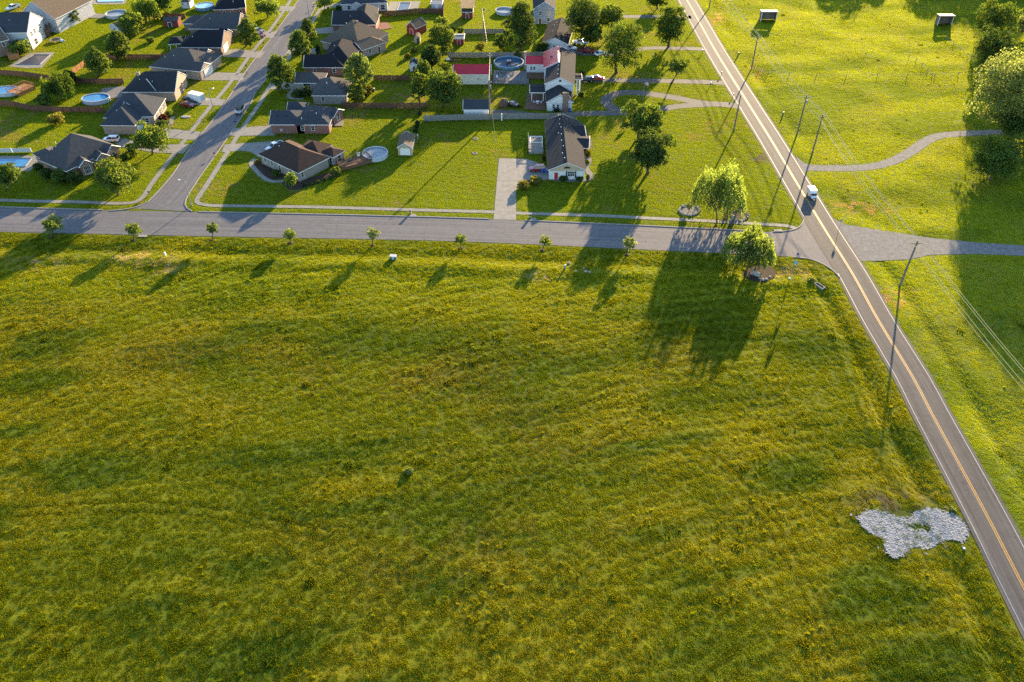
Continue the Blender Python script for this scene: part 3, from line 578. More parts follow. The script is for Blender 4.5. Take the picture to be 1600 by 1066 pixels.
class Wing:
    def __init__(s, A, B, C_, ez=3.0, axis='u', ends='hh', pitch=.55, o=.4, z0=0.0, flat=False, depth=None):
        a, b, c = G(*A, ez), G(*B, ez), G(*C_, ez)
        ux = (b - a); s.L = ux.length; s.ux = ux / s.L; s.uy = Vector((-s.ux.y, s.ux.x, 0)); s.D = depth or max(1.5, (c - b).dot(s.uy))
        s.a = Vector((a.x, a.y, 0)); s.ez = ez; s.axis = axis; s.ends = ends; s.pitch = pitch; s.o = o; s.z0 = z0; s.flat = flat
    def P(s, u, v, z): p = s.a + s.ux * u + s.uy * v; return Vector((p.x, p.y, z))
    def side(s, k, t, z, out=0.0):
        """point and facing angle on wall k (0 near, 1 right, 2 far, 3 left), t along it"""
        o = s.o; l0, l1, d0, d1 = o, s.L - o, o, s.D - o
        if k == 0: u, v, n = l0 + (l1 - l0) * t, d0 - out, -s.uy
        elif k == 1: u, v, n = l1 + out, d0 + (d1 - d0) * t, s.ux
        elif k == 2: u, v, n = l1 - (l1 - l0) * t, d1 + out, s.uy
        else: u, v, n = l0 - out, d1 - (d1 - d0) * t, -s.ux
        return s.P(u, v, z), math.atan2(n.x, -n.y)
    def roof(s, mb, mgs):
        ez, th = s.ez, .2; P = s.P
        half = (s.D if s.axis == 'u' else s.L) / 2; ln = s.L if s.axis == 'u' else s.D; rise = half * s.pitch
        Rp = (lambda r, c, z: P(r, c, z)) if s.axis == 'u' else (lambda r, c, z: P(s.L - c, r, z))
        wd = 2 * half; e0, e1 = s.ends
        i0 = half if e0 == 'h' else 0.0; i1 = half if e1 == 'h' else 0.0
        if i0 + i1 > ln - .05: k = (ln - .3) / (i0 + i1); i0 *= k; i1 *= k
        ring = [(0, 0), (ln, 0), (ln, wd), (0, wd)]
        lo = [Rp(r, c, ez - th) for r, c in ring]; up = [Rp(r, c, ez) for r, c in ring]; r0, r1 = Rp(i0, half, ez + rise), Rp(ln - i1, half, ez + rise)
        s.ridge = (r0, r1)
        mb.add(lo + up + [r0, r1], [(3, 2, 1, 0)], 1)
        mb.add(lo + up + [r0, r1], [(0, 1, 5, 4), (1, 2, 6, 5), (2, 3, 7, 6), (3, 0, 4, 7)], 1)
        mb.add(lo + up + [r0, r1], [(4, 5, 9, 8), (6, 7, 8, 9), (5, 6, 9), (7, 4, 8)], 0)
        # ridge cap
        if (r1 - r0).length > .5: mb.tube([r0 + Vector((0, 0, .02)), r1 + Vector((0, 0, .02))], .09, 5)
        for e, r, sg in ((e0, -.03, -1), (e1, ln + .03, 1)):       # gable triangles in the wall's material, standing just proud
            if e == 'g':
                q = .28; z1 = ez + rise - q * s.pitch * 1.6
                tri = [Rp(r, q, ez - .19), Rp(r, wd - q, ez - .19), Rp(r, half, z1), Rp(r - sg * .05, q, ez - .19), Rp(r - sg * .05, wd - q, ez - .19), Rp(r - sg * .05, half, z1)]
                mg = MB(); mgs.append(mg); mg.add(tri, [(0, 1, 2), (5, 4, 3), (0, 2, 5, 3), (1, 4, 5, 2)])
                mb.tube([Rp(r, 0, ez - .1), Rp(r, half, ez + rise - .02)], .09, 4, 1); mb.tube([Rp(r, wd, ez - .1), Rp(r, half, ez + rise - .02)], .09, 4, 1)
class House:
    def __init__(s, label, wings, wall, roof, cat='house', name='house', gable=None, trim='trim'):
        s.w = wings; s.trim = trim; c = sum((w.P(w.L / 2, w.D / 2, 0) for w in wings[:1]), Vector())
        s.o = thing(name, label, cat, c); s.c = Vector(c); s.wall = wall; wm = MB(); mgs = []; s.parts = []
        for k, w in enumerate(wings):
            w.ez += .012 * k; rm = MB(); w.roof(rm, mgs); s.shift(rm); rm.build('roof', [M[roof if not getattr(w, 'rm', None) else w.rm], M[trim]], s.o)
            if not w.flat: wm.obox(w.a, w.ux, w.uy, w.o, w.L - w.o, w.o, w.D - w.o, w.z0 - .05, w.ez - .2 - .004 * k)
        s.shift(wm)
        if wm.v: wm.build('wall', M[wall], s.o)
        for mg in mgs: s.shift(mg); mg.build('gable', M[gable or wall], s.o)
    def shift(s, mb): c = s.c; mb.v = [(x - c.x, y - c.y, z - c.z) for x, y, z in mb.v]
    def at(s, me, name, p, r, parent=None):
        o = put(name, me, s.o, p - s.c, r); return o
    def win(s, w, k, t, wd=1.0, h=1.4, z=1.75, style='sash', shut=False):
        p, r = s.w[w].side(k, t, z, .01); fr, pn = win_meshes(wd, h, style, s.trim if style != 'x' else 'trim')
        o = s.at(fr, 'window', p, r); put('pane', pn, o)
        if shut:
            sm_ = shared(('sh', h), lambda: MB().box((0, -.03, 0), (.38, .06, h)).mesh('shutter', M['shutter']))
            for q in (-1, 1): put('shutter', sm_, o, (q * (wd / 2 + .25), 0, 0))
        return s
    def door(s, w, k, t, m='door_brown', wd=1.0, h=2.1, z0=.05):
        p, r = s.w[w].side(k, t, z0 + h / 2, .01)
        def f():
            a = MB(); a.box((0, -.03, 0), (wd, .06, h)); a.box((0, -.07, .45), (wd * .6, .02, .7)); a.box((0, -.07, -.5), (wd * .6, .02, .7)); return a.mesh('door', M[m])
        def g():
            a = MB()
            for q in (-1, 1): a.box((q * (wd / 2 + .06), -.05, 0), (.12, .1, h + .1))
            a.box((0, -.05, h / 2 + .06), (wd + .24, .1, .12)); return a.mesh('door_frame', M['trim'])
        o = s.at(shared(('door', m, wd, h), f), 'door', p, r); put('door_frame', shared(('df', wd, h), g), o)
        put('handle', shared(('hd',), lambda: MB().box((0, -.1, 0), (.05, .08, .16)).mesh('handle', M['metal'])), o, (wd * .4, 0, -.05)); return s
    def garage(s, w, k, t, wd=4.8, h=2.2):
        p, r = s.w[w].side(k, t, h / 2 + .03, .01)
        def f():
            a = MB(); 
            for i in range(4): a.box((0, -.04, -h / 2 + h / 8 + i * h / 4), (wd, .07, h / 4 - .035))
            a.box((0, -.01, 0), (wd, .03, h)); return a.mesh('garage_door', M['garage'])
        def g():
            a = MB()
            for q in (-1, 1): a.box((q * (wd / 2 + .08), -.05, 0), (.16, .12, h + .1))
            a.box((0, -.05, h / 2 + .09), (wd + .32, .12, .16)); return a.mesh('garage_frame', M['trim'])
        o = s.at(shared(('gar', wd, h), f), 'garage_door', p, r); put('garage_frame', shared(('garf', wd, h), g), o); return s
    def chimney(s, w, u, v, m='brick_red', top=1.6, sz=(.9, .7)):
        W_ = s.w[w]; z = max(W_.ridge[0].z, W_.ridge[1].z); p = W_.P(u * W_.L, v * W_.D, 0); ang = math.atan2(W_.ux.y, W_.ux.x)
        a = MB(); a.box((0, 0, (z + top) / 2 - 1), (*sz, z + top - 2)).box((0, 0, z + top - 1.95), (sz[0] + .16, sz[1] + .16, .14)); o = s.at(a.mesh('chimney', M[m]), 'chimney', Vector((p.x, p.y, 1)), ang)
        b = MB(); b.tube([(0, 0, z + top - 1.9), (0, 0, z + top - 1.6)], .14, 8); put('flue', b.mesh('flue', M['tyre']), o); return s
    def vents(s, w, lst, white=True):
        """little roof vents: (u, v) fractions on the roof"""
        W_ = s.w[w]
        def f():
            a = MB(); a.tube([(0, 0, -.2), (0, 0, .22)], .07, 6); a.lathe((0, 0, .2), [(.12, 0), (.12, .08), (0, .1)], 8); return a.mesh('vent', M['plastic_white' if white else 'darkmetal'])
        def g():
            a = MB(); a.box((0, 0, .1), (.45, .45, .3), taper=.8); return a.mesh('vent', M['darkmetal'])
        for u, v in lst:
            half = (W_.D if W_.axis == 'u' else W_.L) / 2; cc = v * W_.D if W_.axis == 'u' else u * W_.L; hh = W_.ez + (half - abs(cc - half)) * W_.pitch
            p = W_.P(u * W_.L, v * W_.D, hh); s.at(shared(('vent', white), f if white else g), 'vent', p, 0)
        return s
    def posts(s, w, ts, sides=(0,), r=.09, m='trim', z0=0.0, name='porch_post'):
        W_ = s.w[w]
        for k in sides:
            for t in ts:
                p, a = W_.side(k, t, z0); h = W_.ez - .2 - z0
                me = shared(('post', round(h, 2), r, m), lambda: MB().box((0, 0, h / 2), (r * 2, r * 2, h)).box((0, 0, .1), (r * 3, r * 3, .2)).mesh(name, M[m])); s.at(me, name, p, a)
        return s
    def bushes(s): return s
Wg = Wing
def flat(w): w.flat = True; return w
def rmat(w, m): w.rm = m; return w

# the ranch house in the middle
h = House('long ranch house with black and brown roof and white gable front', [Wg((856, 266), (916, 266), (893, 189), 3.0, 'v', 'gg', .42), flat(Wg((886, 214), (916, 213), (910, 193), 2.9, 'u', 'gg', .3)), flat(Wg((900, 231), (920, 232), (916, 212), 2.7, 'u', 'gg', .25))], 'white', 'roof_charcoal', gable='tansid')
h.door(0, 0, .2, 'door_red').win(0, 0, .62, 1.9, 1.5, 1.7, 'grid', True).win(0, 1, .25).win(0, 1, .5).win(0, 1, .75).win(0, 3, .7).win(0, 3, .3)
h.vents(0, [(.42, .9), (.40, .8), (.43, .72), (.42, .58), (.41, .45), (.44, .33), (.40, .2), (.35, .62), (.44, .1)]).posts(1, (.96,), (1, 0)).chimney(0, .42, .99, 'brick_tan', .9, (.7, .7))
av = MB(); p_, r_ = h.w[0].side(0, .5, 3.55, .46)
av.lathe((0, 0, 0), [(0, 0), (.01, 0)], 4); av = MB(); av.add([(.9 * math.cos(t), y, .55 * math.sin(t)) for y in (-.05, 0) for t in np.linspace(0, math.pi, 12)], [tuple(range(12)), tuple(range(23, 11, -1))] + [(i, i + 12, (i + 1) % 12 + 12, (i + 1) % 12) for i in range(12)]); h.at(av.mesh('gable_vent', M['darkmetal']), 'gable_vent', p_, r_)
# brown hip house on the corner
h = House('tan brick house with large dark brown hip roof at the street corner', [Wg((403, 241), (466, 271), (530, 253), 2.9, 'u', 'hh', .62), Wg((462, 236), (500, 243), (522, 226), 2.9, 'v', 'hh', .55), Wg((497, 238), (521, 246.5), (543, 236.5), 2.8, 'u', 'hh', .45)], 'brick_grey', 'roof_brown')
h.win(0, 0, .12).win(0, 0, .3).win(0, 0, .78).door(0, 0, .5).win(0, 1, .1, .9).win(2, 0, .3, 1.2, 1.9, 1.4).win(2, 0, .75, 1.2, 1.9, 1.4).win(2, 1, .5, 1.4, 1.9, 1.4).vents(0, [(.3, .35), (.6, .6)]).win(0, 3, .4)
# red brick house above it
h = House('red brick house with blue grey hip roof and solar dormer above the brown house', [Wg((460, 195), (515, 195), (531, 168), 3.0, 'v', 'hh', .62), Wg((420, 195), (475, 195), (478, 173), 3.0, 'u', 'gh', .48), Wg((448, 172), (478, 172), (480, 160), 2.9, 'u', 'gh', .5), Wg((507, 181), (521, 184), (534, 171), 2.9, 'u', 'hg', .5)], 'brick_red', 'roof_slate')
h.win(0, 0, .18, 1.0, 1.5).win(0, 0, .5, 1.0, 1.5).win(1, 0, .3, .5, .5, 1.2).win(0, 1, .3, 1.2).win(3, 1, .5, 1.3, 1.7).garage(1, 3, .5, 4.6).chimney(0, .46, .35, 'brick_red', .3, (.6, .5)).vents(0, [(.2, .12), (.62, .2), (.8, .16)]).vents(1, [(.2, .3), (.45, .3)], False)
# corner house on the left
h = House('dark grey roofed corner house with arched window gable on the left', [Wg((60, 250), (103, 268), (186, 229), 3.1, 'u', 'hh', .72), Wg((50, 240), (86, 262), (110, 246), 2.8, 'u', 'hh', .5), Wg((123, 262), (146, 254), (160, 246), 3.1, 'v', 'gh', .75, depth=6), Wg((150, 251), (172, 243), (180, 238), 3.0, 'v', 'gh', .7, depth=5), Wg((166, 243), (188, 229), (176, 218), 3.0, 'v', 'gh', .6, depth=8)], 'brick_brown', 'roof_grey', gable='brick_brown')
h.win(2, 0, .5, 1.7, 2.3, 1.6, 'grid').win(1, 0, .3).win(1, 0, .7).door(0, 1, .55).win(3, 0, .5, 1.3, 1.5).vents(0, [(.22, .3), (.25, .2), (.3, .25)]).vents(1, [(.5, .2)]).win(4, 0, .5, 1.2)
# row left of the street, near to far
h = House('brick house with steep slate roof and tall lit windows facing the street', [Wg((160, 184), (241, 182), (264, 153), 3.1, 'u', 'hh', .72), Wg((156, 196), (211, 196.5), (222, 176), 3.0, 'v', 'hg', .6)], 'brick_tan', 'roof_slate')
for t in (.2, .3, .5, .6, .8, .9): h.win(0, 1, t, .8, 1.9, 1.6)
h.win(0, 0, .85).garage(1, 1, .45, 4.4).vents(0, [(.4, .3)]).vents(1, [(.4, .5)])
h = House('brick house with dark hip roof beside the white trailer', [Wg((190, 144), (273, 144), (281, 118), 3.1, 'u', 'hg', .62), Wg((246, 144.5), (287, 131), (276, 112), 3.0, 'u', 'gh', .55)], 'brick_tan', 'roof_charcoal')
h.win(0, 1, .5, 1.6, 1.9).win(1, 1, .3).garage(1, 1, .65, 4.4).win(0, 0, .3).vents(0, [(.3, .3), (.55, .25)]).chimney(0, .2, .6, 'brick_tan', .2)
h = House('tan brick house with grey hip roof and white garage door', [Wg((232, 104), (313, 112), (324, 84), 3.1, 'u', 'hh', .60), Wg((300, 111), (313, 112.3), (323, 99.5), 3.0, 'u', 'gg', .55), Wg((306, 92), (320, 93), (326, 80), 3.2, 'u', 'gg', .6)], 'brick_tan', 'roof_grey')
h.garage(0, 1, .35, 4.8).win(0, 0, .3).win(0, 0, .7).vents(0, [(.4, .3), (.25, .25)]).win(2, 1, .5, 1.2)
h = House('brick house with black gable roof and white garage door', [Wg((278, 74), (346, 74.5), (354, 54), 3.0, 'u', 'hg', .62), flat(Wg((262, 69.5), (286, 68), (292, 56), 2.7, 'u', 'hh', .3)), Wg((338, 58), (352, 59), (356, 49), 3.2, 'u', 'gg', .65)], 'brick_brown', 'roof_black')
h.garage(0, 1, .4, 4.6).win(0, 0, .3).win(0, 0, .6).posts(1, (.03, .5, .97)).vents(0, [(.3, .3)]).win(2, 1, .5, 1.2)
h = House('brick house with long grey roof partly behind the street tree', [Wg((294, 45), (371, 46), (374, 26), 3.0, 'u', 'hg', .55), Wg((284, 37), (330, 38), (333, 27), 2.9, 'u', 'hh', .5)], 'brick_brown', 'roof_grey')
h.win(0, 0, .3).win(0, 0, .85, 2.2, 1.0).vents(0, [(.4, .3)]).garage(0, 1, .5, 4.4)
h = House('brick house with black hip roof at the top beside the round pool', [Wg((333, 15.5), (372, 14), (378, -12), 3.1, 'v', 'hh', .7), Wg((366, 13.5), (384, 12), (388, -4), 3.0, 'u', 'gg', .6)], 'brick_red', 'roof_black')
h.win(0, 0, .4).win(0, 0, .75).vents(0, [(.5, .4)]).door(1, 0, .5)
# two tall houses top left
h = House('pale two storey house with navy and tan roof at the left edge', [Wg((-60, 53), (42, 51), (66, 28), 6.2, 'u', 'hg', .62)], 'greysid', 'roof_slate')
h.win(0, 1, .22, 1.0, 1.6, 4.6).win(0, 1, .42, 1.0, 1.6, 4.6).win(0, 1, .3, 1.8, 2.0, 1.5).win(0, 1, .75, 1.0, 1.6, 4.6).vents(0, [(.7, .3)])
h = House('grey sided house with brown gable roof at the top left', [Wg((30, 24), (86, 30), (122, -2), 5.2, 'v', 'gg', .7), Wg((78, 19), (93, 17), (97, 6), 5.0, 'u', 'gg', .5), Wg((95, 8), (128, 4), (132, -20), 5.6, 'v', 'gg', .6)], 'greysid', 'roof_tan', gable='greysid')
h.win(1, 1, .5, .9, 1.3, 3.9).win(2, 1, .3, .9, 1.5, 4.2).win(2, 0, .5, 2.0, 1.6, 4.0).win(0, 0, .9, .8, .9, 1.6)
h = House('brown house corner with timber balcony cut by the left edge', [Wg((-30, 73), (14, 62), (6, 46), 5.0, 'u', 'gg', .5)], 'brick_brown', 'roof_tan')
h.win(0, 1, .5, 1.0, 1.4, 3.9).win(0, 0, .8, 1.0, 1.4, 3.9)
# row right of the street
h = House('low grey house with grey hip roof and pale brick right of the street', [Wg((486, 149.5), (541, 149.5), (548, 124), 3.0, 'v', 'hh', .60), Wg((460, 130), (505, 130), (507, 114), 2.9, 'u', 'gh', .48)], 'brick_grey', 'roof_grey')
h.win(0, 0, .3).win(1, 0, .4, 2.4, 1.8).vents(0, [(.45, .2)]).garage(1, 3, .5, 4.4).win(0, 1, .5)
h = House('red brick house with black roof and steep navy gable right of the street', [Wg((473.5, 105.5), (538, 105.5), (541, 89), 3.0, 'u', 'gh', .55), Wg((500, 98), (551, 99), (556, 68), 3.1, 'v', 'hh', .68)], 'brick_red', 'roof_black')
h.win(0, 0, .25).win(0, 0, .75).vents(0, [(.7, .6)]).vents(1, [(.3, .5)]).garage(0, 3, .5, 4.4).chimney(1, .55, .5, 'brick_red', .2)
h = House('house with big brown hip roof beside the patio furniture', [Wg((500, 64), (562, 78), (580, 46), 3.0, 'v', 'hh', .70), Wg((545, 70), (566, 79), (586, 58), 3.0, 'v', 'gh', .5)], 'brick_tan', 'roof_tan')
h.win(1, 1, .3, 1.2).door(1, 1, .7).vents(0, [(.45, .35)]).win(0, 0, .5).chimney(0, .55, .55, 'brick_tan', .4)
h = House('red brick house with dark wing and tall brown hip near the red barn shed', [Wg((518, 39), (588, 39), (590, 22), 3.0, 'u', 'gh', .55), Wg((553, 39.5), (588, 38.5), (597, 12), 3.1, 'v', 'hh', .78)], 'brick_red', 'roof_charcoal')
h.win(0, 0, .2).win(0, 0, .5).win(1, 1, .4, 1.2).vents(0, [(.4, .3)]).garage(0, 3, .5, 4.4)
h = House('house with long slate roof beside the covered pool at the top', [Wg((532, 7), (606, 4), (604, -18), 3.2, 'u', 'hh', .55), Wg((548, 8.5), (566, 8), (568, -2), 3.1, 'v', 'gh', .5)], 'greysid', 'roof_slate')
h.win(0, 0, .15, 1.2).win(0, 0, .6, 1.2).win(0, 0, .9, 1.6, 1.9, 1.4).garage(0, 3, .5, 4.6)
# houses behind the farmhouse
h = House('blue grey two storey house with dark gable at the top centre', [Wg((833, 14.5), (869, 14.5), (874, -8), 5.6, 'v', 'gg', .62)], 'bluesid', 'roof_charcoal', gable='bluesid'); h.win(0, 0, .3, 1, 1.4, 4).win(0, 0, .7, 1, 1.4, 4).win(0, 0, .7, 1, 1.4, 1.6).door(0, 0, .3)
h = House('long low house with black gable roof and white gable end', [Wg((846, 67), (888, 69.5), (874, 36), 3.1, 'v', 'gg', .42)], 'white', 'roof_black'); h.win(0, 1, .3).win(0, 1, .7).win(0, 0, .5, 1.4, 1.0).vents(0, [(.3, .7), (.35, .8), (.3, .4)])
# the white farmhouse
w0 = Wg((850.6, 131), (898, 132.5), (889, 84), 5.6, 'v', 'gg', .46)
w1 = rmat(Wg((849, 106.5), (894.5, 107), (888, 82), 5.66, 'v', 'gg', .46), 'roof_red')
w2 = Wg((853, 160), (896, 160), (891, 143), 3.0, 'v', 'gg', .55)
w3 = rmat(Wg((821, 101), (858, 101.3), (857, 90), 3.3, 'u', 'gg', .5), 'roof_red')
w4 = flat(Wg((828, 145), (852, 145), (851, 132), 3.1, 'u', 'gg', .12)); w5 = flat(Wg((891, 124.5), (909.5, 124.5), (908, 115), 5.3, 'u', 'gg', .10))
h = House('white two storey farmhouse with half red half black roof', [w0, w1, w2, w3, w4, w5], 'white', 'roof_charcoal')
h.win(2, 0, .26, .7, 1.3, 1.6).win(2, 0, .44, .8, 1.4, 1.5).win(3, 0, .22, .7, 1.1, 1.9).win(3, 0, .36, .7, 1.1, 1.9).win(3, 0, .85, .7, 1.2, 1.8).win(0, 1, .2, 1, 1.5, 4).win(0, 1, .5, 1, 1.5, 4).win(0, 1, .8, 1, 1.5, 4).win(0, 1, .3, 1, 1.5, 1.6).door(0, 1, .5).door(2, 0, .14, 'garage', .9, 2.0)
h.posts(4, (.04, .96)).posts(5, (.62, .97), (0,), .16).posts(5, (.9,), (1,), .16).vents(0, [(.42, .12), (.42, .26), (.42, .4)]).vents(1, [(.25, .5), (.3, .45)], False)
ch_ = MB(); W2 = h.w[2]; pc, rc = W2.side(0, .73, 0, .25); ch_.box((0, 0, 2.9), (1.75, .62, 5.8)).box((0, 0, 5.9), (1.95, .8, .2)).box((0, -.05, .3), (2.0, .8, .6)); h.at(ch_.mesh('chimney', M['brick_brown']), 'chimney', pc, rc)
c3 = MB(); W3 = h.w[3]; c3.box((0, 0, 3.0), (.75, .75, 6.0)).box((0, 0, 6.05), (.9, .9, .14)); h.at(c3.mesh('chimney', M['brick_tan']), 'chimney', W3.P(-.1, W3.D * .62, 0), 0)
gv = MB(); gv.lathe((0, 0, 0), [(.001, 0), (.36, 0), (.36, .06), (.001, .06)], 14); gv.v = [(x, -z, y) for x, y, z in gv.v]; p_, r_ = h.w[0].side(0, .52, 6.7, .47); h.at(gv.mesh('gable_vent', M['darkmetal']), 'gable_vent', p_, r_)
ac = MB(); W3 = h.w[3]; p_ = G(838, 92, 3.4); ac.box((0, 0, 1.7), (3.6, 2.2, 3.4)); h.at(ac.mesh('rear_lean_to', M['white']), 'rear_lean_to', Vector((p_.x, p_.y, 0)), 0)

# ------------------------------------------------------------------ sheds and barns
def shed(label, w, wall, roof, name='shed', gable=None, trim='trim'): return House(label, [w], wall, roof, 'shed', name, gable, trim)
h = shed('long white outbuilding with bright red metal roof', Wg((708, 116.5), (767, 116.5), (766, 104), 3.4, 'u', 'gg', .62, .15), 'cream', 'roof_red'); h.win(0, 0, .66, .55, .5, 1.9)
h = shed('white outbuilding with navy roof beside the grey fence', Wg((723.5, 171.5), (763.5, 171.5), (763.5, 158), 2.5, 'u', 'gg', .62, .15), 'white', 'roof_slate'); h.door(0, 0, .87, 'garage', 1.2, 1.9)
h = shed('tan garden shed with white roll door next to the grey round pool', Wg((620, 230.5), (644.5, 230.5), (646, 211), 2.5, 'v', 'gg', .55, .2), 'tansid', 'roof_tan'); h.garage(0, 0, .5, 2.4, 1.9).win(0, 1, .8, .5, .7, 1.5)
h = shed('dark red barn shed with gable facing the lawn', Wg((634, 40.5), (650, 45), (654, 34), 2.7, 'v', 'gg', .8, .15), 'redsid', 'roof_tan'); h.door(0, 0, .5, 'door_red', 1.4, 1.9)
h = shed('small white shed with grey roof among the bushes', Wg((639, 101), (651.5, 101), (650.5, 94), 2.4, 'v', 'gg', .55, .15), 'white', 'roof_slate'); h.door(0, 0, .6, 'door_brown', .8, 1.7)
h = shed('low dark red shed with pale metal roof beside the round tree', Wg((708, 60.5), (725, 60.5), (725, 52.5), 2.3, 'u', 'gg', .12, .15), 'redsid', 'roof_blue'); h.door(0, 0, .5, 'door_red', 1.0, 1.7)
h = shed('small reddish brown cabin at the top by the bare garden plot', Wg((721, 19), (739, 19), (738, 13.5), 2.5, 'u', 'gg', .3, .15), 'redsid', 'roof_brown'); h.door(0, 0, .5, 'door_brown', 1.0, 1.8)
h = shed('dark shed with grey roof under the trees left of the street', Wg((254, 33), (277.5, 33), (277, 27), 2.3, 'u', 'gg', .4, .15), 'redsid', 'roof_grey', trim='trim_dark'); h.door(0, 0, .4, 'shutter', 1.2, 1.7).win(0, 0, .75, .6, .6)
h = shed('white gazebo shed beside the pale round pool at the top', Wg((281, 4), (296, 4), (295, -3), 2.4, 'u', 'hh', .6, .2), 'white', 'roof_grey'); h.door(0, 0, .5, 'garage', .9, 1.8).win(0, 0, .2, .5, .8).win(0, 0, .8, .5, .8)
h = shed('pale flat roofed shed at the top edge by the brown fence', Wg((673, 6), (691, 6), (691, -5), 2.4, 'u', 'gg', .06, .15), 'greysid', 'roof_blue'); h.door(0, 0, .5, 'garage', .9, 1.8)
h = shed('small grey hut beside the bright round tree on the left', Wg((170, 40), (184, 44), (188, 34), 2.3, 'v', 'gg', .45, .15), 'greysid', 'roof_tan'); h.door(0, 0, .5, 'shutter', .8, 1.7)
# barrel roofed shed
t_ = thing('shed', 'small tan shed with barrel roof between red barn and bushes', 'shed', G(652, 68)); a = MB(); n_ = 10; Ws, Ls = 2.1, 3.4
prof = [(-Ws / 2, 0), (-Ws / 2, 1.7)] + [(-Ws / 2 * math.cos(x), 1.7 + .95 * math.sin(x)) for x in np.linspace(.15, math.pi - .15, n_)] + [(Ws / 2, 1.7), (Ws / 2, 0)]
k_ = len(prof); a.add([(x, y, z) for y in (0, Ls) for x, z in prof], [tuple(range(k_)), tuple(range(2 * k_ - 1, k_ - 1, -1))] + [(i, k_ + i, k_ + i + 1, i + 1) for i in range(k_ - 1)]); a.build('wall', M['tansid'], t_)
b_ = MB(); pr = [(-Ws / 2 * 1.06 * math.cos(x), 1.68 + 1.03 * math.sin(x)) for x in np.linspace(0, math.pi, n_ + 2)]; k_ = len(pr)
b_.add([(x, y, z) for y in (-.1, Ls + .1) for x, z in pr] + [(x * .95, y, z - .05) for y in (-.1, Ls + .1) for x, z in pr], [(i, i + 1, k_ + i + 1, k_ + i) for i in range(k_ - 1)] + [(i, 2 * k_ + i, 2 * k_ + i + 1, i + 1) for i in range(k_ - 1)]); b_.build('roof', M['roof_tan'], t_)
MB().box((.3, -.03, .95), (.8, .06, 1.7)).build('door', M['trim_dark'], t_)
# field shelters, open towards the camera
def shelter(px0, px1, py, label, depth, h0=2.7, rz=0.0):
    c0, c1 = G(px0, py), G(px1, py); L_ = (c1 - c0).length; t = thing('field_shelter', label, 'animal shelter', (c0 + c1) / 2, rz, 'open field shelters in the meadow')
    MB().box((-L_ / 2 + .06, depth / 2, h0 / 2), (.12, depth, h0)).box((L_ / 2 - .06, depth / 2, h0 / 2), (.12, depth, h0)).box((0, depth - .06, h0 / 2 - .1), (L_ - .26, .12, h0 - .2)).build('wall', M['pole'], t)
    r = MB(); r.add([(-L_ / 2 - .3, -.5, h0 + .25), (L_ / 2 + .3, -.5, h0 + .25), (L_ / 2 + .3, depth + .2, h0 + .02), (-L_ / 2 - .3, depth + .2, h0 + .02)] + [(-L_ / 2 - .3, -.5, h0 + .4), (L_ / 2 + .3, -.5, h0 + .4), (L_ / 2 + .3, depth + .2, h0 + .17), (-L_ / 2 - .3, depth + .2, h0 + .17)], [(3, 2, 1, 0), (4, 5, 6, 7), (0, 1, 5, 4), (1, 2, 6, 5), (2, 3, 7, 6), (3, 0, 4, 7)]); r.build('roof', M['roof_blue'], t)
    for x in (-L_ / 2 + .08, L_ / 2 - .08): MB().box((x, -.08, (h0 + .2) / 2), (.16, .16, h0 + .2)).build('post', M['trim'], t)
    MB().box((-.7, -.06, (h0 + .2) / 2), (.14, .14, h0 + .2)).build('post', M['pole'], t)
shelter(1188, 1212, 33.5, 'open field shelter with pale roof in the meadow beside the highway', 2.4, 3.3)
shelter(1464, 1486, 40, 'open field shelter with pale roof below the dark tree line', 2.4, 3.3)

# ------------------------------------------------------------------ swimming pools
def pool(label, px, py, wpx, h, wall, inside_m, level=.85, sy=1.0, n=28):
    """raised pool: wall, top rail, uprights and water or cover"""
    c = G(px, py, h); r = wpx / 2 / scale_at(py, h); c.z = 0; t = thing('swimming_pool', label, 'pool', c)
    MB().lathe((0, 0, 0), [(r, 0), (r, h - .08)], n, 1, sy).lathe((0, 0, 0), [(r - .06, h - .08), (r - .06, .1)], n, 1, sy).build('pool_wall', M[wall], t)
    MB().lathe((0, 0, h - .08), [(r + .10, 0), (r + .10, .08), (r - .16, .08), (r - .16, 0), (r + .10, 0)], n, 1, sy).build('top_rail', M['pool_white'], t)
    u = MB()
    for k in range(14): a = k * 2 * math.pi / 14; u.box((math.cos(a) * (r + .05), math.sin(a) * (r + .05) * sy, h / 2 - .05), (.10, .16, h - .1), a)
    u.build('uprights', M['pool_white'], t)
    w = MB(); w.lathe((0, 0, h * level), [(r - .06, 0), (r * .6, -.02), (.02, -.03)], n, 1, sy, cap=True); w.build('water' if 'water' in inside_m else 'pool_cover', M[inside_m], t); return t
pool('grey round raised pool with sagging cover beside the timber deck', 586, 238, 39, 1.25, 'pool_white', 'cover_grey', .78)
pool('blue oval raised pool with white rim beside the steep roofed house', 149, 152, 42, 1.3, 'pool_white', 'water', .85, .75)
tp = pool('large round blue pool with junk piled in its middle behind the farmhouse', 795, 96, 46, 1.0, 'pool_liner', 'cover_blue', .45)
pool('white walled round pool with dark rim at the top left of the rows', 181, 20, 31, 1.2, 'pool_white', 'cover_grey', .6)
pool('pale turquoise round pool behind the top left houses', 319, 8, 28, 1.3, 'pool_liner', 'water_pale', .85)
pool('round white pool on the lawn beside the tall dark tree', 788, 15, 27, 1.25, 'pool_white', 'cover_grey', .55)
pool('oval blue pool with cedar deck at the left edge', 8, 140, 46, 1.25, 'pool_white', 'water', .88, .62)
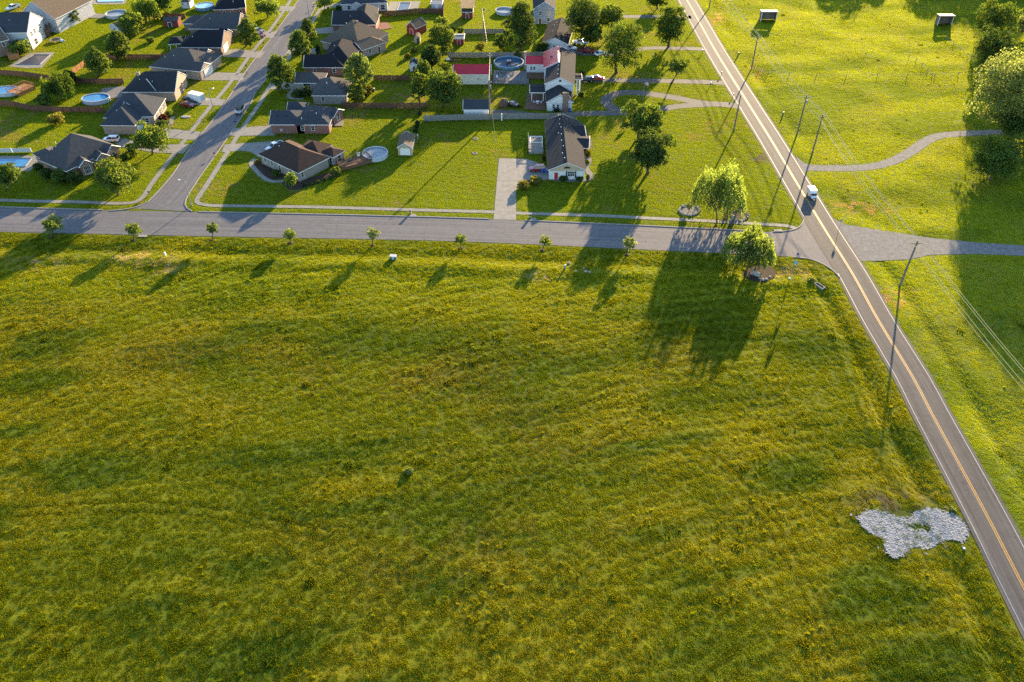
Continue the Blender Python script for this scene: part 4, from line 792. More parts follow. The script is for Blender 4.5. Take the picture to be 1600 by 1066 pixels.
def inground(label, poly, water, deck, m='concrete'):
    d = gp(deck); c = Vector((sum(p[0] for p in d) / len(d), sum(p[1] for p in d) / len(d), 0)); t = thing('swimming_pool', label, 'pool', c)
    loc = lambda q: [(x - c.x, y - c.y) for x, y in q]
    slab('pool_deck', loc(d), .07, M[m], t, pave=False); w = gp(poly); slab('water' if 'water' in water else 'pool_cover', loc(w), .085, M[water], t, .01, False)
    mb = MB(); q = loc(w)
    for a, b in zip(q, q[1:] + q[:1]): mb.tube([(*a, .09), (*b, .09)], .16, 4)
    mb.build('coping', M['kerb'], t); return t
inground('rectangular in ground pool with dark cover on the left lawn', [(26, 101), (54, 86), (79, 86), (63, 101)], 'cover_dark', [(14, 104), (46, 83), (86, 82), (65, 106), (40, 107)])
inground('in ground pool with slate blue cover on a pale patio at the top', [(620, 17), (625, 5), (642, 5), (637, 18)], 'cover_blue', [(604, 18), (609, 3), (657, 2), (652, 16)])
inground('turquoise pool with pale deck at the top left edge', [(150, -3), (196, -4), (192, 3), (154, 4)], 'water_pale', [(138, 7), (146, -6), (202, -6), (194, 7)])
inground('rectangular bright blue pool at the left edge beside the corner house', [(-30, 263), (-22, 248), (50, 248), (40, 261)], 'water', [(-40, 267), (-30, 244), (56, 244), (62, 254), (46, 268)])
t = thing('pool_fence', 'pale mesh pool fence behind the blue pool at the left edge', 'fence', G(20, 240))
o_ = G(20, 240); q = [G(x, y) - o_ for x, y in ((-40, 240), (-10, 239), (20, 238.5), (50, 238))]
for a, b in zip(q[:-1], q[1:]):
    m_ = MB(); d_ = (b - a); ux = d_.normalized(); uy = Vector((-ux.y, ux.x, 0)); m_.obox(a, ux, uy, .1, d_.length - .1, -.03, .03, .1, 1.3); m_.build('panel', M['pool_white'], t)
for p in q: MB().box((p.x, p.y, .7), (.1, .1, 1.4)).build('post', M['trim'], t)

# ------------------------------------------------------------------ fences: every panel its own part
def panel_mesh(L_, h, m, style):
    def f():
        a = MB(); r = random.Random(int(L_ * 100) + int(h * 10)); k = 9; w = L_ / k
        if style == 'board':
            for i in range(k): a.box((-L_ / 2 + w * (i + .5), r.uniform(-.012, .012), h / 2 + r.uniform(-.03, .03)), (w - .025, .03, h))
            for z in (.35, h - .35): a.box((0, .045, z), (L_, .05, .1))
        else:
            for i in range(3): a.box((0, 0, .35 + i * (h - .45) / 2), (L_, .04, .16))
        return a.mesh('panel', M[m])
    return shared(('pan', round(L_, 1), h, m, style), f)
def fence(pts, h, m, label, step=2.4, style='board', gap=None):
    P = [G(x, y) for x, y in pts]; t = thing('fence', label, 'fence', P[0])
    post = shared(('fp', h, m), lambda: MB().box((0, 0, h / 2 + .06), (.11, .11, h + .12)).mesh('post', M[m]))
    for a, b in zip(P[:-1], P[1:]):
        d = b - a; n = max(1, round(d.length / step)); L_ = d.length / n; ang = math.atan2(d.y, d.x)
        for i in range(n):
            c = a + d * ((i + .5) / n) - P[0]; put('panel', panel_mesh(round(L_ - .11, 1), h, m, style), t, c, ang); put('post', post, t, a + d * (i / n) - P[0], ang)
    put('post', post, t, P[-1] - P[0]); return t
fence([(662, 189.5), (715, 188), (790, 186.5), (860, 186), (900, 184.5)], 1.85, 'fence_grey', 'long weathered grey privacy fence behind the ranch house')
fence([(0, 117), (40, 120), (79, 126)], 1.8, 'fence_brown', 'brown fence behind the dark covered pool at the left edge')
fence([(118, 130), (160, 131.5), (194, 131)], 1.8, 'fence_brown', 'brown fence between the round tree and the dark roofed house')
fence([(115, 116), (134, 102)], 1.8, 'fence_orange', 'short sunlit fence running uphill left of the round tree')
fence([(160, 92), (210, 93), (258, 93)], 1.8, 'fence_brown', 'brown fence behind the tan brick house with the white garage')
fence([(49, 173), (100, 175.5), (165, 176)], 1.8, 'fence_brown', 'brown fence below the blue oval pool')
fence([(0, 165), (25, 167), (49, 173)], 1.8, 'fence_brown', 'brown fence below the cedar deck at the left edge')
fence([(240, 30), (262, 28), (290, 29)], 1.8, 'fence_brown', 'dark fence behind the small dark shed at the upper left')
fence([(584, 125.5), (612, 126), (640, 126)], 1.8, 'fence_brown', 'dark brown fence ending at the small white shed')
fence([(535, 168.5), (570, 169), (620, 169.5), (668, 168.5)], 1.75, 'fence_brown', 'dark brown fence above the wide lawn behind the red brick house')
fence([(597, 25), (620, 24.5), (650, 21), (693, 21)], 1.9, 'fence_brown', 'dark curved fence below the covered pool patio')
fence([(693, 27), (694, 8), (696, -12)], 1.8, 'fence_orange', 'narrow sunlit fence running away beside the brown cabin plot')
fence([(726, 53), (757, 53), (788, 53)], 1.8, 'fence_grey', 'grey fence between the leaning pole and the tall dark tree')
fence([(700, 90), (740, 90), (800, 90), (850, 89)], 1.8, 'fence_grey', 'grey fence behind the large blue pool')
fence([(770, 130), (800, 130.5), (826, 131)], 1.0, 'deck_grey', 'low grey deck railing below the big blue pool', 1.8, 'rail')
# wire fences of the meadow: posts and strands
def wire_fence(pts, step, label, h=1.25):
    P = rs([tuple(G(x, y)[:2]) for x, y in pts], step); t = thing('wire_fence', label, 'fence', (*P[0], hz(*P[0])))
    post = shared(('wfp', h), lambda: MB().tube([(0, 0, -.2), (0, 0, h)], [.09, .075], 6).mesh('post', M['pole'])); o = Vector((*P[0], hz(*P[0])))
    Q = [Vector((*p, hz(*p))) - o for p in P]
    for q in Q: put('post', post, t, q)
    for z in (.4, .8, 1.15): MB().tube([q + Vector((0, 0, z)) for q in Q], .018, 3).build('strand', M['metal'], t)
wire_fence([(1178, 108), (1200, 116), (1275, 121), (1370, 121), (1460, 120), (1530, 118)], 7, 'wire fence crossing the meadow from the highway to the trees')
wire_fence([(1420, 90), (1440, 105), (1456, 120)], 8, 'short dark fence line in the meadow above the cross fence')
wire_fence([(1478, 62), (1500, 80), (1522, 98)], 8, 'short dark fence line in the meadow near the two round trees')

# ------------------------------------------------------------------ decks, patios and what stands on them
def deck(label, poly, z, m, rails=(), name='deck'):
    P = [G(x, y, z) for x, y in poly]; c = sum(P, Vector()) / len(P); c.z = 0; t = thing(name, label, 'deck', c); q = [p - c for p in P]
    ux = (q[1] - q[0]).normalized(); uy = Vector((-ux.y, ux.x, 0)); W_ = max((p - q[0]).dot(uy) for p in q); L_ = max((p - q[0]).dot(ux) for p in q); l0 = min(0, min((p - q[0]).dot(ux) for p in q))
    a = Vector((q[0].x, q[0].y, 0)); n = min(60, max(4, int(W_ / .3))); w = W_ / n; key = None
    pl = MB(); pl.box((0, 0, 0), (L_ - l0, w - .03, .05)); me = pl.mesh('plank', M[m]); ang = math.atan2(ux.y, ux.x)
    for i in range(n): put('plank', me, t, a + ux * ((L_ + l0) / 2) + uy * (w * (i + .5)) + Vector((0, 0, z)), ang)
    if z > .3:
        s = MB()
        for u in np.linspace(l0 + .2, L_ - .2, 4):
            for v in (.2, W_ - .2): s.obox(a, ux, uy, u - .06, u + .06, v - .06, v + .06, 0, z - .03)
        s.obox(a, ux, uy, l0 + .05, L_ - .05, .02, .07, .05, z - .04); s.build('frame', M[m], t)
    for k in rails:
        r = MB(); u0, u1, v0, v1 = {0: (l0, L_, 0, 0), 1: (L_, L_, 0, W_), 2: (l0, L_, W_, W_), 3: (l0, l0, 0, W_)}[k]; nn = max(2, int((abs(u1 - u0) + abs(v1 - v0)) / .3))
        for i in range(nn + 1):
            u, v = u0 + (u1 - u0) * i / nn, v0 + (v1 - v0) * i / nn; e = .05 if i % 5 == 0 else .025; r.obox(a, ux, uy, u - e, u + e, v - e, v + e, z, z + 1.0)
        r.obox(a, ux, uy, min(u0, u1) - .06, max(u0, u1) + .06, min(v0, v1) - .06, max(v0, v1) + .06, z + .98, z + 1.05); r.build('railing', M[m], t)
    return t
deck('brown timber deck with railing between the brown house and the round pool', [(534, 263), (581, 250), (568, 244), (536, 251)], .9, 'deck', (0, 1, 2))
deck('cedar deck with tall orange railing beside the pool at the left edge', [(27, 147), (44, 139), (40, 131), (28, 135)], 1.2, 'fence_orange', (0, 1, 2))
deck('brown raised deck behind the pale two storey house', [(57, 48), (76, 46), (76, 38), (60, 39)], 2.6, 'deck', (0, 1))
deck('orange timber stair deck at the left edge below the brown balcony', [(12, 88), (22, 86), (22, 71), (14, 72)], 1.6, 'fence_orange', (1,))
deck('grey plank deck in front of the large blue pool', [(770, 130), (826, 131), (826, 111), (772, 111)], .35, 'deck_grey')
deck('dark brown patio deck under the farmhouse porch roof', [(820, 171), (851, 172), (850, 146), (826, 146)], .2, 'deck')
deck('pale deck with white pergola posts left of the ranch house', [(826, 237), (849, 237), (846, 212), (827, 212)], .8, 'concrete', (3,))
deck('small dark deck in front of the red roofed farmhouse wing', [(823, 122), (850, 122.5), (849, 112), (824, 112)], .5, 'deck', (0,))
deck('reddish paved terrace behind the house with the tall brown hip', [(593, 47), (606, 45), (605, 35), (594, 36)], .12, 'brick_red')
deck('pale patio behind the brown hip house with furniture on it', [(567, 84), (597, 83), (595, 74), (568, 75)], .08, 'concrete', name='patio')
deck('small concrete stoop behind the red brick house', [(521, 197), (535, 197), (536, 189), (523, 189)], .15, 'concrete', name='patio')
deck('dark plank patio beside the blue oval pool', [(168, 154), (190, 152), (186, 138), (160, 138)], .15, 'deck_grey', name='patio')
deck('grey patio behind the grey sided house at the top left', [(119, 27), (160, 29), (160, 22), (122, 20)], .1, 'concrete', name='patio')
# pergola of the ranch house
c = G(830, 236); t = thing('pergola', 'white open pergola frame on the deck left of the ranch house', 'pergola', c)
q = [G(x, y) - c for x, y in ((828, 233), (847, 233), (847, 224), (828, 224))]
for p in q: MB().box((p.x, p.y, 1.45), (.14, .14, 1.3)).build('post', M['trim'], t)
for i in range(4): MB().tube([q[i] + Vector((0, 0, 2.05)), q[(i + 1) % 4] + Vector((0, 0, 2.05))], .09, 4).build('beam', M['trim'], t)
# lounge chairs, tables
def chair_meshes(m):
    a = MB().box((0, 0, .42), (.55, .55, .06)); b = MB().box((0, .28, .75), (.55, .06, .62)); l_ = MB().box((0, 0, .2), (.05, .05, .4))
    return a.mesh('seat', M[m]), b.mesh('backrest', M[m]), l_.mesh('leg', M[m])
def chair(label, p, rz, m, group, z=0.0):
    s, b, l_ = shared(('chair', m), lambda: chair_meshes(m)); t = thing('garden_chair', label, 'chair', (p.x, p.y, z), rz, group); put('seat', s, t); put('backrest', b, t)
    for x in (-.23, .23):
        for y in (-.23, .23): put('leg', l_, t, (x, y, 0))
def table(label, p, m, r=.6, z=0.0):
    t = thing('garden_table', label, 'table', (p.x, p.y, z)); MB().lathe((0, 0, .70), [(.01, 0), (r, 0), (r, .05), (.01, .05)], 16).build('tabletop', M[m], t); MB().tube([(0, 0, 0), (0, 0, .7)], .06, 6).lathe((0, 0, 0), [(.3, 0), (.3, .04), (.02, .06)], 10).build('pedestal', M[m], t)
table('round white table on the farmhouse patio', G(840, 163), 'plastic_white', .6, .22)
chair('white chair left of the table on the farmhouse patio', G(834.5, 162.5), math.pi / 2, 'plastic_white', 'white patio chairs', .22); chair('white chair right of the table on the farmhouse patio', G(845.5, 162.5), -math.pi / 2, 'plastic_white', 'white patio chairs', .22)
chair('white chair on the grey deck below the left of the blue pool', G(777, 124.5), .4, 'plastic_white', 'white deck chairs by the blue pool', .38); chair('white chair on the grey deck near the farmhouse steps', G(794, 124), -.3, 'plastic_white', 'white deck chairs by the blue pool', .38)
table('dark round table on the grey deck below the blue pool', G(784, 116), 'darkmetal', .7, .38)
for k, (x, y) in enumerate(((778, 116.5), (790, 116))): chair(('dark chair left of the dark table on the grey deck', 'dark chair right of the dark table on the grey deck')[k], G(x, y), (math.pi / 2, -math.pi / 2)[k], 'darkmetal', 'dark deck chairs', .38)
table('grey patio table behind the brown hip house', G(581, 79), 'metal', .75, .1)
for k, (x, y, a, lb) in enumerate(((575, 79, 1.57, 'left of'), (587, 79, -1.57, 'right of'), (581, 76.5, 0, 'beyond'), (581, 82, 3.14, 'in front of'))): chair('dark chair %s the patio table behind the brown hip house' % lb, G(x, y), a, 'darkmetal', 'chairs round the patio table', .1)
chair('white chair on the timber deck next to the pool steps', G(560, 245, .9), .5, 'plastic_white', None, .93)
table('dark table on the timber deck beside the brown house', G(547, 252, .9), 'darkmetal', .6, .93)
# pool ladder
c = G(561, 247); t = thing('pool_ladder', 'white A shaped pool ladder standing against the grey round pool', 'ladder', c)
for x in (-.35, .35):
    MB().tube([(x, -.5, 0), (x, -.1, 1.75), (x, .1, 1.75), (x, .5, .2)], .07, 5).build('rail', M['plastic_white'], t)
for z in (.35, .7, 1.05, 1.4): MB().box((0, -.5 + .4 * z / 1.75, z), (.7, .22, .06)).build('step', M['plastic_white'], t)

# things piled in the pool
c = G(795, 99, .5); t = thing('junk_pile', 'heap of timber and a white sheet in the middle of the blue pool', 'pile', (c.x, c.y, .46))
for k in range(9): MB().box((0, 0, 0), (random.uniform(1, 2.4), .2, .14)).build('plank', M['deck'], t).location = (random.uniform(-.9, .9), random.uniform(-.8, .8), .1 + .09 * k); t.children[-1].rotation_euler = (random.uniform(-.15, .15), random.uniform(-.15, .15), random.uniform(0, 3))
MB().add([(-.7, 0, .75), (.7, -.1, .8), (.75, .8, .95), (-.65, .9, .9), (-.7, 0, .70), (.7, -.1, .75), (.75, .8, .9), (-.65, .9, .85)], [(0, 1, 2, 3), (7, 6, 5, 4), (0, 4, 5, 1), (1, 5, 6, 2), (2, 6, 7, 3), (3, 7, 4, 0)]).build('sheet', M['plastic_white'], t)
# brown tent like structure and small yard things
c = G(787, 166); t = thing('canvas_shelter', 'brown dome shaped canvas shelter beside the black parked car', 'tent', c)
MB().lathe((0, 0, 0), [(1.45, 0), (1.5, .7), (1.3, 1.5), (.8, 2.1), (.05, 2.35)], 10).build('canvas', M['tarp'], t)
for k in range(5): a = k * 2 * math.pi / 5; MB().tube([(1.5 * math.cos(a), 1.5 * math.sin(a), 0), (1.55 * math.cos(a), 1.55 * math.sin(a), .7), (1.35 * math.cos(a), 1.35 * math.sin(a), 1.52), (.82 * math.cos(a), .82 * math.sin(a), 2.13), (0, 0, 2.4)], .03, 4).build('rib', M['pole'], t)
def bin_(label, px, py, m='plastic_blue', z=0):
    c = G(px, py); t = thing('wheelie_bin', label, 'bin', c, random.uniform(-.3, .3)); MB().add([(-.26, -.28, .08), (.26, -.28, .08), (.26, .26, .08), (-.26, .26, .08), (-.32, -.36, 1.0), (.32, -.36, 1.0), (.32, .34, 1.0), (-.32, .34, 1.0)], [(3, 2, 1, 0), (4, 5, 6, 7), (0, 1, 5, 4), (1, 2, 6, 5), (2, 3, 7, 6), (3, 0, 4, 7)]).build('body', M[m], t)
    MB().box((0, 0, 1.05), (.68, .76, .08)).box((0, .4, 1.05), (.5, .06, .06)).build('lid', M[m], t)
    for x in (-.27, .27): w = MB(); w.lathe((0, 0, 0), [(.001, -.03), (.13, -.03), (.13, .03), (.001, .03)], 10); w.v = [(z_ + x, y_ + .26, x_ + .13) for x_, y_, z_ in w.v]; w.build('wheel', M['tyre'], t)
bin_('blue wheelie bin behind the red car at the ranch house, left one', 847.5, 270); bin_('blue wheelie bin against the ranch house wall by the red car, right one', 852.5, 270.5)
bin_('blue bin at the foot of the farmhouse brick chimney', 890, 175)
c = G(594, 154 - 9); t = thing('covered_grill', 'dark grill with a white lid on the lawn by the bush', 'grill', G(582, 143)); MB().box((0, 0, .5), (1.3, .7, .9)).build('body', M['darkmetal'], t); MB().box((.2, 0, 1.02), (1.3, .6, .12)).build('lid', M['plastic_white'], t)
t = thing('trampoline', 'dark round trampoline on the lawn behind the pale two storey house', 'trampoline', G(88, 65)); MB().lathe((0, 0, .7), [(1.6, 0), (1.9, 0), (1.9, .07), (1.6, .07), (1.6, 0)], 20).build('rim', M['metal'], t); MB().lathe((0, 0, .74), [(1.6, 0), (.01, -.03)], 20).build('mat', M['darkmetal'], t)
for k in range(4): a = .5 + k * math.pi / 2; MB().tube([(1.75 * math.cos(a), 1.75 * math.sin(a), 0), (1.75 * math.cos(a), 1.75 * math.sin(a), .7)], .05, 5).build('leg', M['metal'], t)
for lb, px, py in (('white sack of things beside the trampoline', 97, 65), ('white bundle on the grey top left patio', 127, 27), ('pale boulder like heap on the lawn behind the red shed', 700, 94)):
    t = thing('bundle', lb, 'bundle', G(px, py)); MB().lathe((0, 0, 0), [(.55, 0), (.62, .35), (.4, .75), (.05, .85)], 9, 1.2, .8).build('cloth', M['plastic_white'], t); MB().lathe((.7, .2, 0), [(.35, 0), (.38, .25), (.2, .5), (.03, .55)], 8).build('sack', M['cover_grey'], t)
t = thing('woodpile', 'heap of timber on the grass behind the red roofed outbuilding', 'pile', G(711, 95)); 
for k in range(7): o = MB().box((0, 0, 0), (random.uniform(2, 3.4), .22, .16)).build('plank', M['fence_orange' if k % 2 else 'deck'], t); o.location = (random.uniform(-.5, .5), .25 * (k % 4) - .4, .1 + .17 * (k // 4)); o.rotation_euler = (0, 0, random.uniform(-.15, .15))
# garden plot at the top
t = thing('garden_plot', 'bare brown vegetable plot with pale posts at the top by the cabin', 'garden plot', G(730, 3)); slab('soil', [(x - G(730, 3)[0], y - G(730, 3)[1]) for x, y in gp([(720, 13), (719, -6), (741, -6), (742, 13)])], .06, M['soil'], t, pave=False)
for x, y in ((719, 13), (719, 3), (742, 13), (742, 3)): p = G(x, y) - G(730, 3); MB().tube([(p.x, p.y, 0), (p.x, p.y, 1.3)], .07, 5).build('post', M['trim'], t)

# ------------------------------------------------------------------ trees and bushes
def leaf_mesh(name, cen, nrm, size, tone, m, aspect=1.0, rng=RNG, down=0.0):
    n = len(cen); a = rng.randn(n, 3); a -= nrm * (a * nrm).sum(1, keepdims=True); a /= np.linalg.norm(a, axis=1, keepdims=True)
    if down: a = a * (1 - down) + np.array([0, 0, -1.0]) * down; a /= np.linalg.norm(a, axis=1, keepdims=True); nrm = nrm - a * (a * nrm).sum(1, keepdims=True); nrm /= np.linalg.norm(nrm, axis=1, keepdims=True)
    b = np.cross(nrm, a); s = size[:, None] / 2
    V = np.stack([cen - a * s * aspect, cen + b * s, cen + a * s * aspect, cen - b * s], 1).reshape(-1, 3)
    me = bpy.data.meshes.new(name); me.vertices.add(4 * n); me.vertices.foreach_set('co', V.reshape(-1).astype(np.float32)); me.loops.add(4 * n); me.loops.foreach_set('vertex_index', np.arange(4 * n, dtype=np.int32))
    me.polygons.add(n); me.polygons.foreach_set('loop_start', np.arange(0, 4 * n, 4, dtype=np.int32)); me.update(); me.materials.append(m)
    at = me.attributes.new('tone', 'FLOAT', 'POINT'); at.data.foreach_set('value', np.repeat(tone, 4).astype(np.float32)); return me
def crown(kind, a, b, zc, m, lod=1.0, rng=RNG):
    """leaves of a crown with half width a and half height b round height zc"""
    ls = np.clip((.07 * a + .11), .16, .40) / lod ** .5
    if kind == 'willow':
        N = int(np.clip(105 * a, 120, 700)); cen = []; 
        th = rng.rand(N) * 2 * math.pi; rr = a * np.sqrt(rng.rand(N)) * 1.0; lump = 1 + .22 * np.sin(3 * th + rng.rand() * 6) + .12 * np.sin(5 * th + 2)
        H_ = zc + b; top = H_ * (1 - .34 * (rr / a) ** 4) * (.72 + .28 * lump) * (.90 + .10 * np.sin(rr * 1.7 + th * 2)) * (1 - .45 * rng.rand(N) ** 2); ln = (top - .8) * (.25 + .6 * rng.rand(N)) * (.40 + .6 * rr / a)
        for k in range(N):
            q = int(9 + 5 * rng.rand()); t = np.linspace(0, 1, q); x = np.cos(th[k]) * rr[k] * lump[k] * (.86 + .16 * t) + rng.randn(q) * .16; y = np.sin(th[k]) * rr[k] * lump[k] * (.86 + .16 * t) + rng.randn(q) * .16
            cen.append(np.c_[x, y, top[k] - ln[k] * t])
        tone = np.repeat(.75 + .55 * rng.rand(N), [len(c) for c in cen]); cen = np.concatenate(cen); n = len(cen); nrm = rng.randn(n, 3); nrm[:, 2] *= .4; nrm += np.c_[cen[:, :2] / a * .6, np.zeros(n)]; nrm /= np.linalg.norm(nrm, axis=1, keepdims=True)
        return leaf_mesh('crown', cen, nrm, ls * (.8 + .5 * rng.rand(n)) * .72, tone * (.85 + .3 * rng.rand(n)), m, 2.0, rng, .6)
    nc = {'round': 60, 'cone': 64, 'loose': 44, 'big': 95, 'bush': 22, 'sapling': 16, 'fir': 50, 'mass': 60}[kind]
    i = np.arange(nc) + .5; ph = np.arccos(1 - 2 * i / nc); th = math.pi * (1 + 5 ** .5) * i + rng.rand() * 6
    d = np.c_[np.cos(th) * np.sin(ph), np.sin(th) * np.sin(ph), np.cos(ph)]
    rad = (.70 + .30 * rng.rand(nc)) if kind not in ('loose', 'sapling') else (.50 + .50 * rng.rand(nc))
    z = d[:, 2]
    if kind == 'cone': prof = 1.06 - .30 * z - .14 * z * z; d[:, :2] *= prof[:, None]
    if kind == 'fir': d[:, :2] *= (.58 - .55 * z)[:, None] * 1.6
    if kind in ('round', 'big', 'loose'): d *= (1 + .22 * np.sin(3 * th + 1) * np.sin(2 * ph))[:, None]
    inner = rng.rand(nc) < .16; rad = np.where(inner, .35, rad); c = d * rad[:, None] * np.array([a, a, b]) * .84
    cr = (.30 if kind in ('bush', 'sapling') else .235) * a * (.75 + .6 * rng.rand(nc)); crz = cr * (min(1.5, max(.7, b / a)) ** .5)
    area = 4 * math.pi * ((a * a + 2 * a * b) / 3); n = int(np.clip(area / ls ** 2 * dict(loose=2.6, sapling=1.7).get(kind, 3.4), 260, 9500 if a < 8 else 26000)); per = max(8, n // nc)
    cen = []; nr = []; tone = []; ct = .72 + .56 * rng.rand(nc)
    for k in range(nc):
        v = rng.randn(per, 3); v /= np.linalg.norm(v, axis=1, keepdims=True); v[:, 2] = np.where(v[:, 2] < -.3, -v[:, 2] * .5, v[:, 2]); r = .55 + .5 * rng.rand(per) ** .6
        cen.append(c[k] + v * r[:, None] * np.array([cr[k], cr[k], crz[k]])); w = v + rng.randn(per, 3) * .75 + np.array([0, 0, .25]); nr.append(w / np.linalg.norm(w, axis=1, keepdims=True)); tone.append(ct[k] * (.8 + .4 * rng.rand(per)))
    cen = np.concatenate(cen); cen[:, 2] += zc; cen[:, 2] = np.maximum(cen[:, 2], .04)
    return leaf_mesh('crown', cen, np.concatenate(nr), ls * (.7 + .6 * rng.rand(len(cen))), np.concatenate(tone), m, 1.25, rng)
def trunk_mesh(a, b, zc, h0, lean=(0, 0), multi=1, rng=RNG, thick=1.0):
    mb = MB(); top = zc + b * .35; r0 = (.045 * (zc + b) / 2 + .03) * thick
    for s in range(multi):
        ox, oy = (0, 0) if multi == 1 else (rng.randn() * a * .16, rng.randn() * a * .16); r1 = r0 if multi == 1 else r0 * .55; k = 6
        wob = rng.randn(2) * .06 * (zc); sp = (0, 0) if multi == 1 else (ox * 1.6, oy * 1.6)
        ctr = [(ox + sp[0] * t + wob[0] * math.sin(t * 3) + lean[0] * t, oy + sp[1] * t + wob[1] * math.sin(t * 2.5) + lean[1] * t, -.15 + (top + .15) * t) for t in np.linspace(0, 1, k)]
        mb.tube(ctr, [r1 * 1.35] + [r1 * (1 - .75 * t) for t in np.linspace(.1, 1, k - 1)], 7)
        for q in range(5 if multi == 1 else 3):
            t = .42 + .11 * q; i = min(k - 2, int(t * (k - 1))); p = Vector(ctr[i]).lerp(Vector(ctr[i + 1]), t * (k - 1) - i); an = q * 2.4 + rng.rand(); e = p + Vector((math.cos(an) * a * .62, math.sin(an) * a * .62, b * (.25 + .4 * rng.rand()))); mid = p.lerp(e, .5) + Vector((0, 0, b * .06)); mb.tube([p, mid, e], [r1 * .45, r1 * .28, r1 * .08], 5)
    return mb.mesh('trunk', M['bark'])
def tree(label, box, kind, leaf, base=None, t=1.2, group=None, name='tree', cat='tree', multi=1, lean=False, bmin=.5, thick=1.0, sc=1.0, wh=0):
    x0, y0, x1, y1 = box; xc, yc = (x0 + x1) / 2, (y0 + y1) / 2; z = 4.0
    for _ in range(6):
        s = scale_at(yc, z); a = (x1 - x0) / 2 / s * sc; hh = (y1 - y0) / 2 / s * sc; p = G(xc, yc, z); dep = math.atan2(CH - z, math.hypot(p.x, p.y)); sf, cf = math.sin(dep), math.cos(dep)
        hh = hh / math.cos(dep - TH) ; b = math.sqrt(max(hh * hh - (a * sf) ** 2, 0)) / cf; b = min(max(b, bmin * a), 2.2 * a) * .94
        if base is None: z = b + t
        else: g = Gt(*base); z = max(b * .8, z_for(g, yc))
    if wh: b = wh * .45; z = wh * .55
    c = G(xc, yc, z); loc = Vector((c.x, c.y, 0)) if base is None else Vector((Gt(*base).x, Gt(*base).y, 0)); loc.z = hz(loc.x, loc.y); dx, dy = (c.x - loc.x, c.y - loc.y)
    T_ = thing(name, label, cat, loc, 0, group); me = crown(kind, a, b, z, L[leaf]); o = put('crown', me, T_, (dx, dy, 0)); put('trunk', trunk_mesh(a, b, z, 0, (dx, dy), multi, thick=thick), T_); return T_
def bush(label, box, leaf='mid', group=None, t=0.0, kind='bush'): return tree(label, box, kind, leaf, None, t - .25, group, 'bush', 'bush', bmin=.6, thick=.6)
# along the residential street
g_ = 'egg shaped street trees'
tree('egg shaped dark green tree nearest the orange fence end on the left lawns', (132, 73, 169, 120), 'cone', 'mid', (154, 121), group=g_)
tree('egg shaped dark green tree above the brown fence on the left lawns', (165, 46, 203, 93), 'cone', 'mid', (184, 94), group=g_)
tree('egg shaped green tree on the left kerb lawn by the dark roofed house', (369, 28, 404, 73), 'cone', 'mid', (384, 73), group=g_)
tree('egg shaped green tree nearest on the right of the residential street', (415, 83, 459, 142), 'cone', 'mid', (440, 142), group=g_)
tree('egg shaped green tree second from the near end on the right of the street', (450, 45, 487, 96), 'cone', 'mid', (472, 96), group=g_)
tree('egg shaped green tree third up on the right of the street', (469, 27, 495, 68), 'cone', 'mid', (484, 69), group=g_)
tree('bright bushy tree at the top left of the residential street', (392, -4, 442, 26), 'loose', 'light', (418, 28))
tree('yellowish spreading tree at the top right of the residential street', (490, -8, 526, 13), 'loose', 'light', (508, 17))
tree('tall rounded yellow green tree beside the low grey house', (537, 82, 584, 138), 'cone', 'willow', (562, 146))
bush('wide green bush at the corner of the low grey house', (542, 131, 570, 160), 'light')
bush('ragged yellow bush under the tall yellow green tree', (565, 132, 583, 150), 'yellow')
tree('bright green round tree on the upper left lawn', (185, 19, 224, 53), 'round', 'light', (206, 53))
tree('feathery pale tree at the upper left near the white round pool', (208, -6, 246, 32), 'willow', 'light', (228, 36))
tree('spreading dark tree at the top left by the fence', (238, -14, 274, 20), 'loose', 'mid', (258, 26))
bush('small sunlit shrub on the mown left lawn', (228, 58, 242, 67), 'light')
bush('dark shrub group below the pale two storey house', (16, 63, 48, 86), 'light'); bush('dark shrub by the grey house corner at the top left', (92, 12, 122, 38), 'dark')
tree('drooping dark tree in the left garden above the oval pool', (78, 112, 112, 152), 'willow', 'dark', (96, 155)); bush('dark round bush behind the drooping garden tree', (97, 110, 120, 134), 'dark')
tree('drooping lighter tree left of the dark garden tree', (62, 122, 88, 152), 'willow', 'mid', (76, 156)); bush('bright bush at the fence corner left of the oval pool', (54, 146, 82, 169), 'light')
bush('lone bright yellow bush on the lawn above the corner house', (72, 178, 100, 195), 'yellow', t=.3)
# corner house
tree('large bright maple like tree on the corner lawn at the street', (140, 248, 215, 305), 'loose', 'light', (184, 305)); tree('wide green tree in front of the corner house garage', (203, 192, 270, 241), 'loose', 'light', (238, 241))
bush('round green bush at the garage drive of the corner house', (194, 222, 216, 245), 'mid'); bush('dark bush beside the corner house entrance', (158, 239, 184, 254), 'dark'); bush('round bush right of the corner house entrance', (187, 240, 201, 252), 'mid')
bush('green bush at the front corner of the corner house', (80, 263, 106, 287), 'mid'); bush('dark bush under the arched window gable', (104, 267, 128, 288), 'dark'); bush('dark bush below the corner house side wall', (51, 255, 66, 266), 'dark'); bush('dark low hedge bush along the corner house side', (63, 262, 82, 280), 'dark')
tree('green tree cut by the left edge below the blue pool', (-14, 254, 32, 294), 'round', 'mid', (10, 297))
bush('dark red shrub under the tall lit windows', (248, 178, 262, 190), 'red'); bush('green shrub left of the red shrub at the lit windows', (243, 189, 264, 200), 'dark'); bush('yellowish shrub right of the tall lit windows', (258, 172, 272, 182), 'light'); bush('small yellow shrub by the garage of the trailer house', (285, 129, 292, 136), 'yellow')
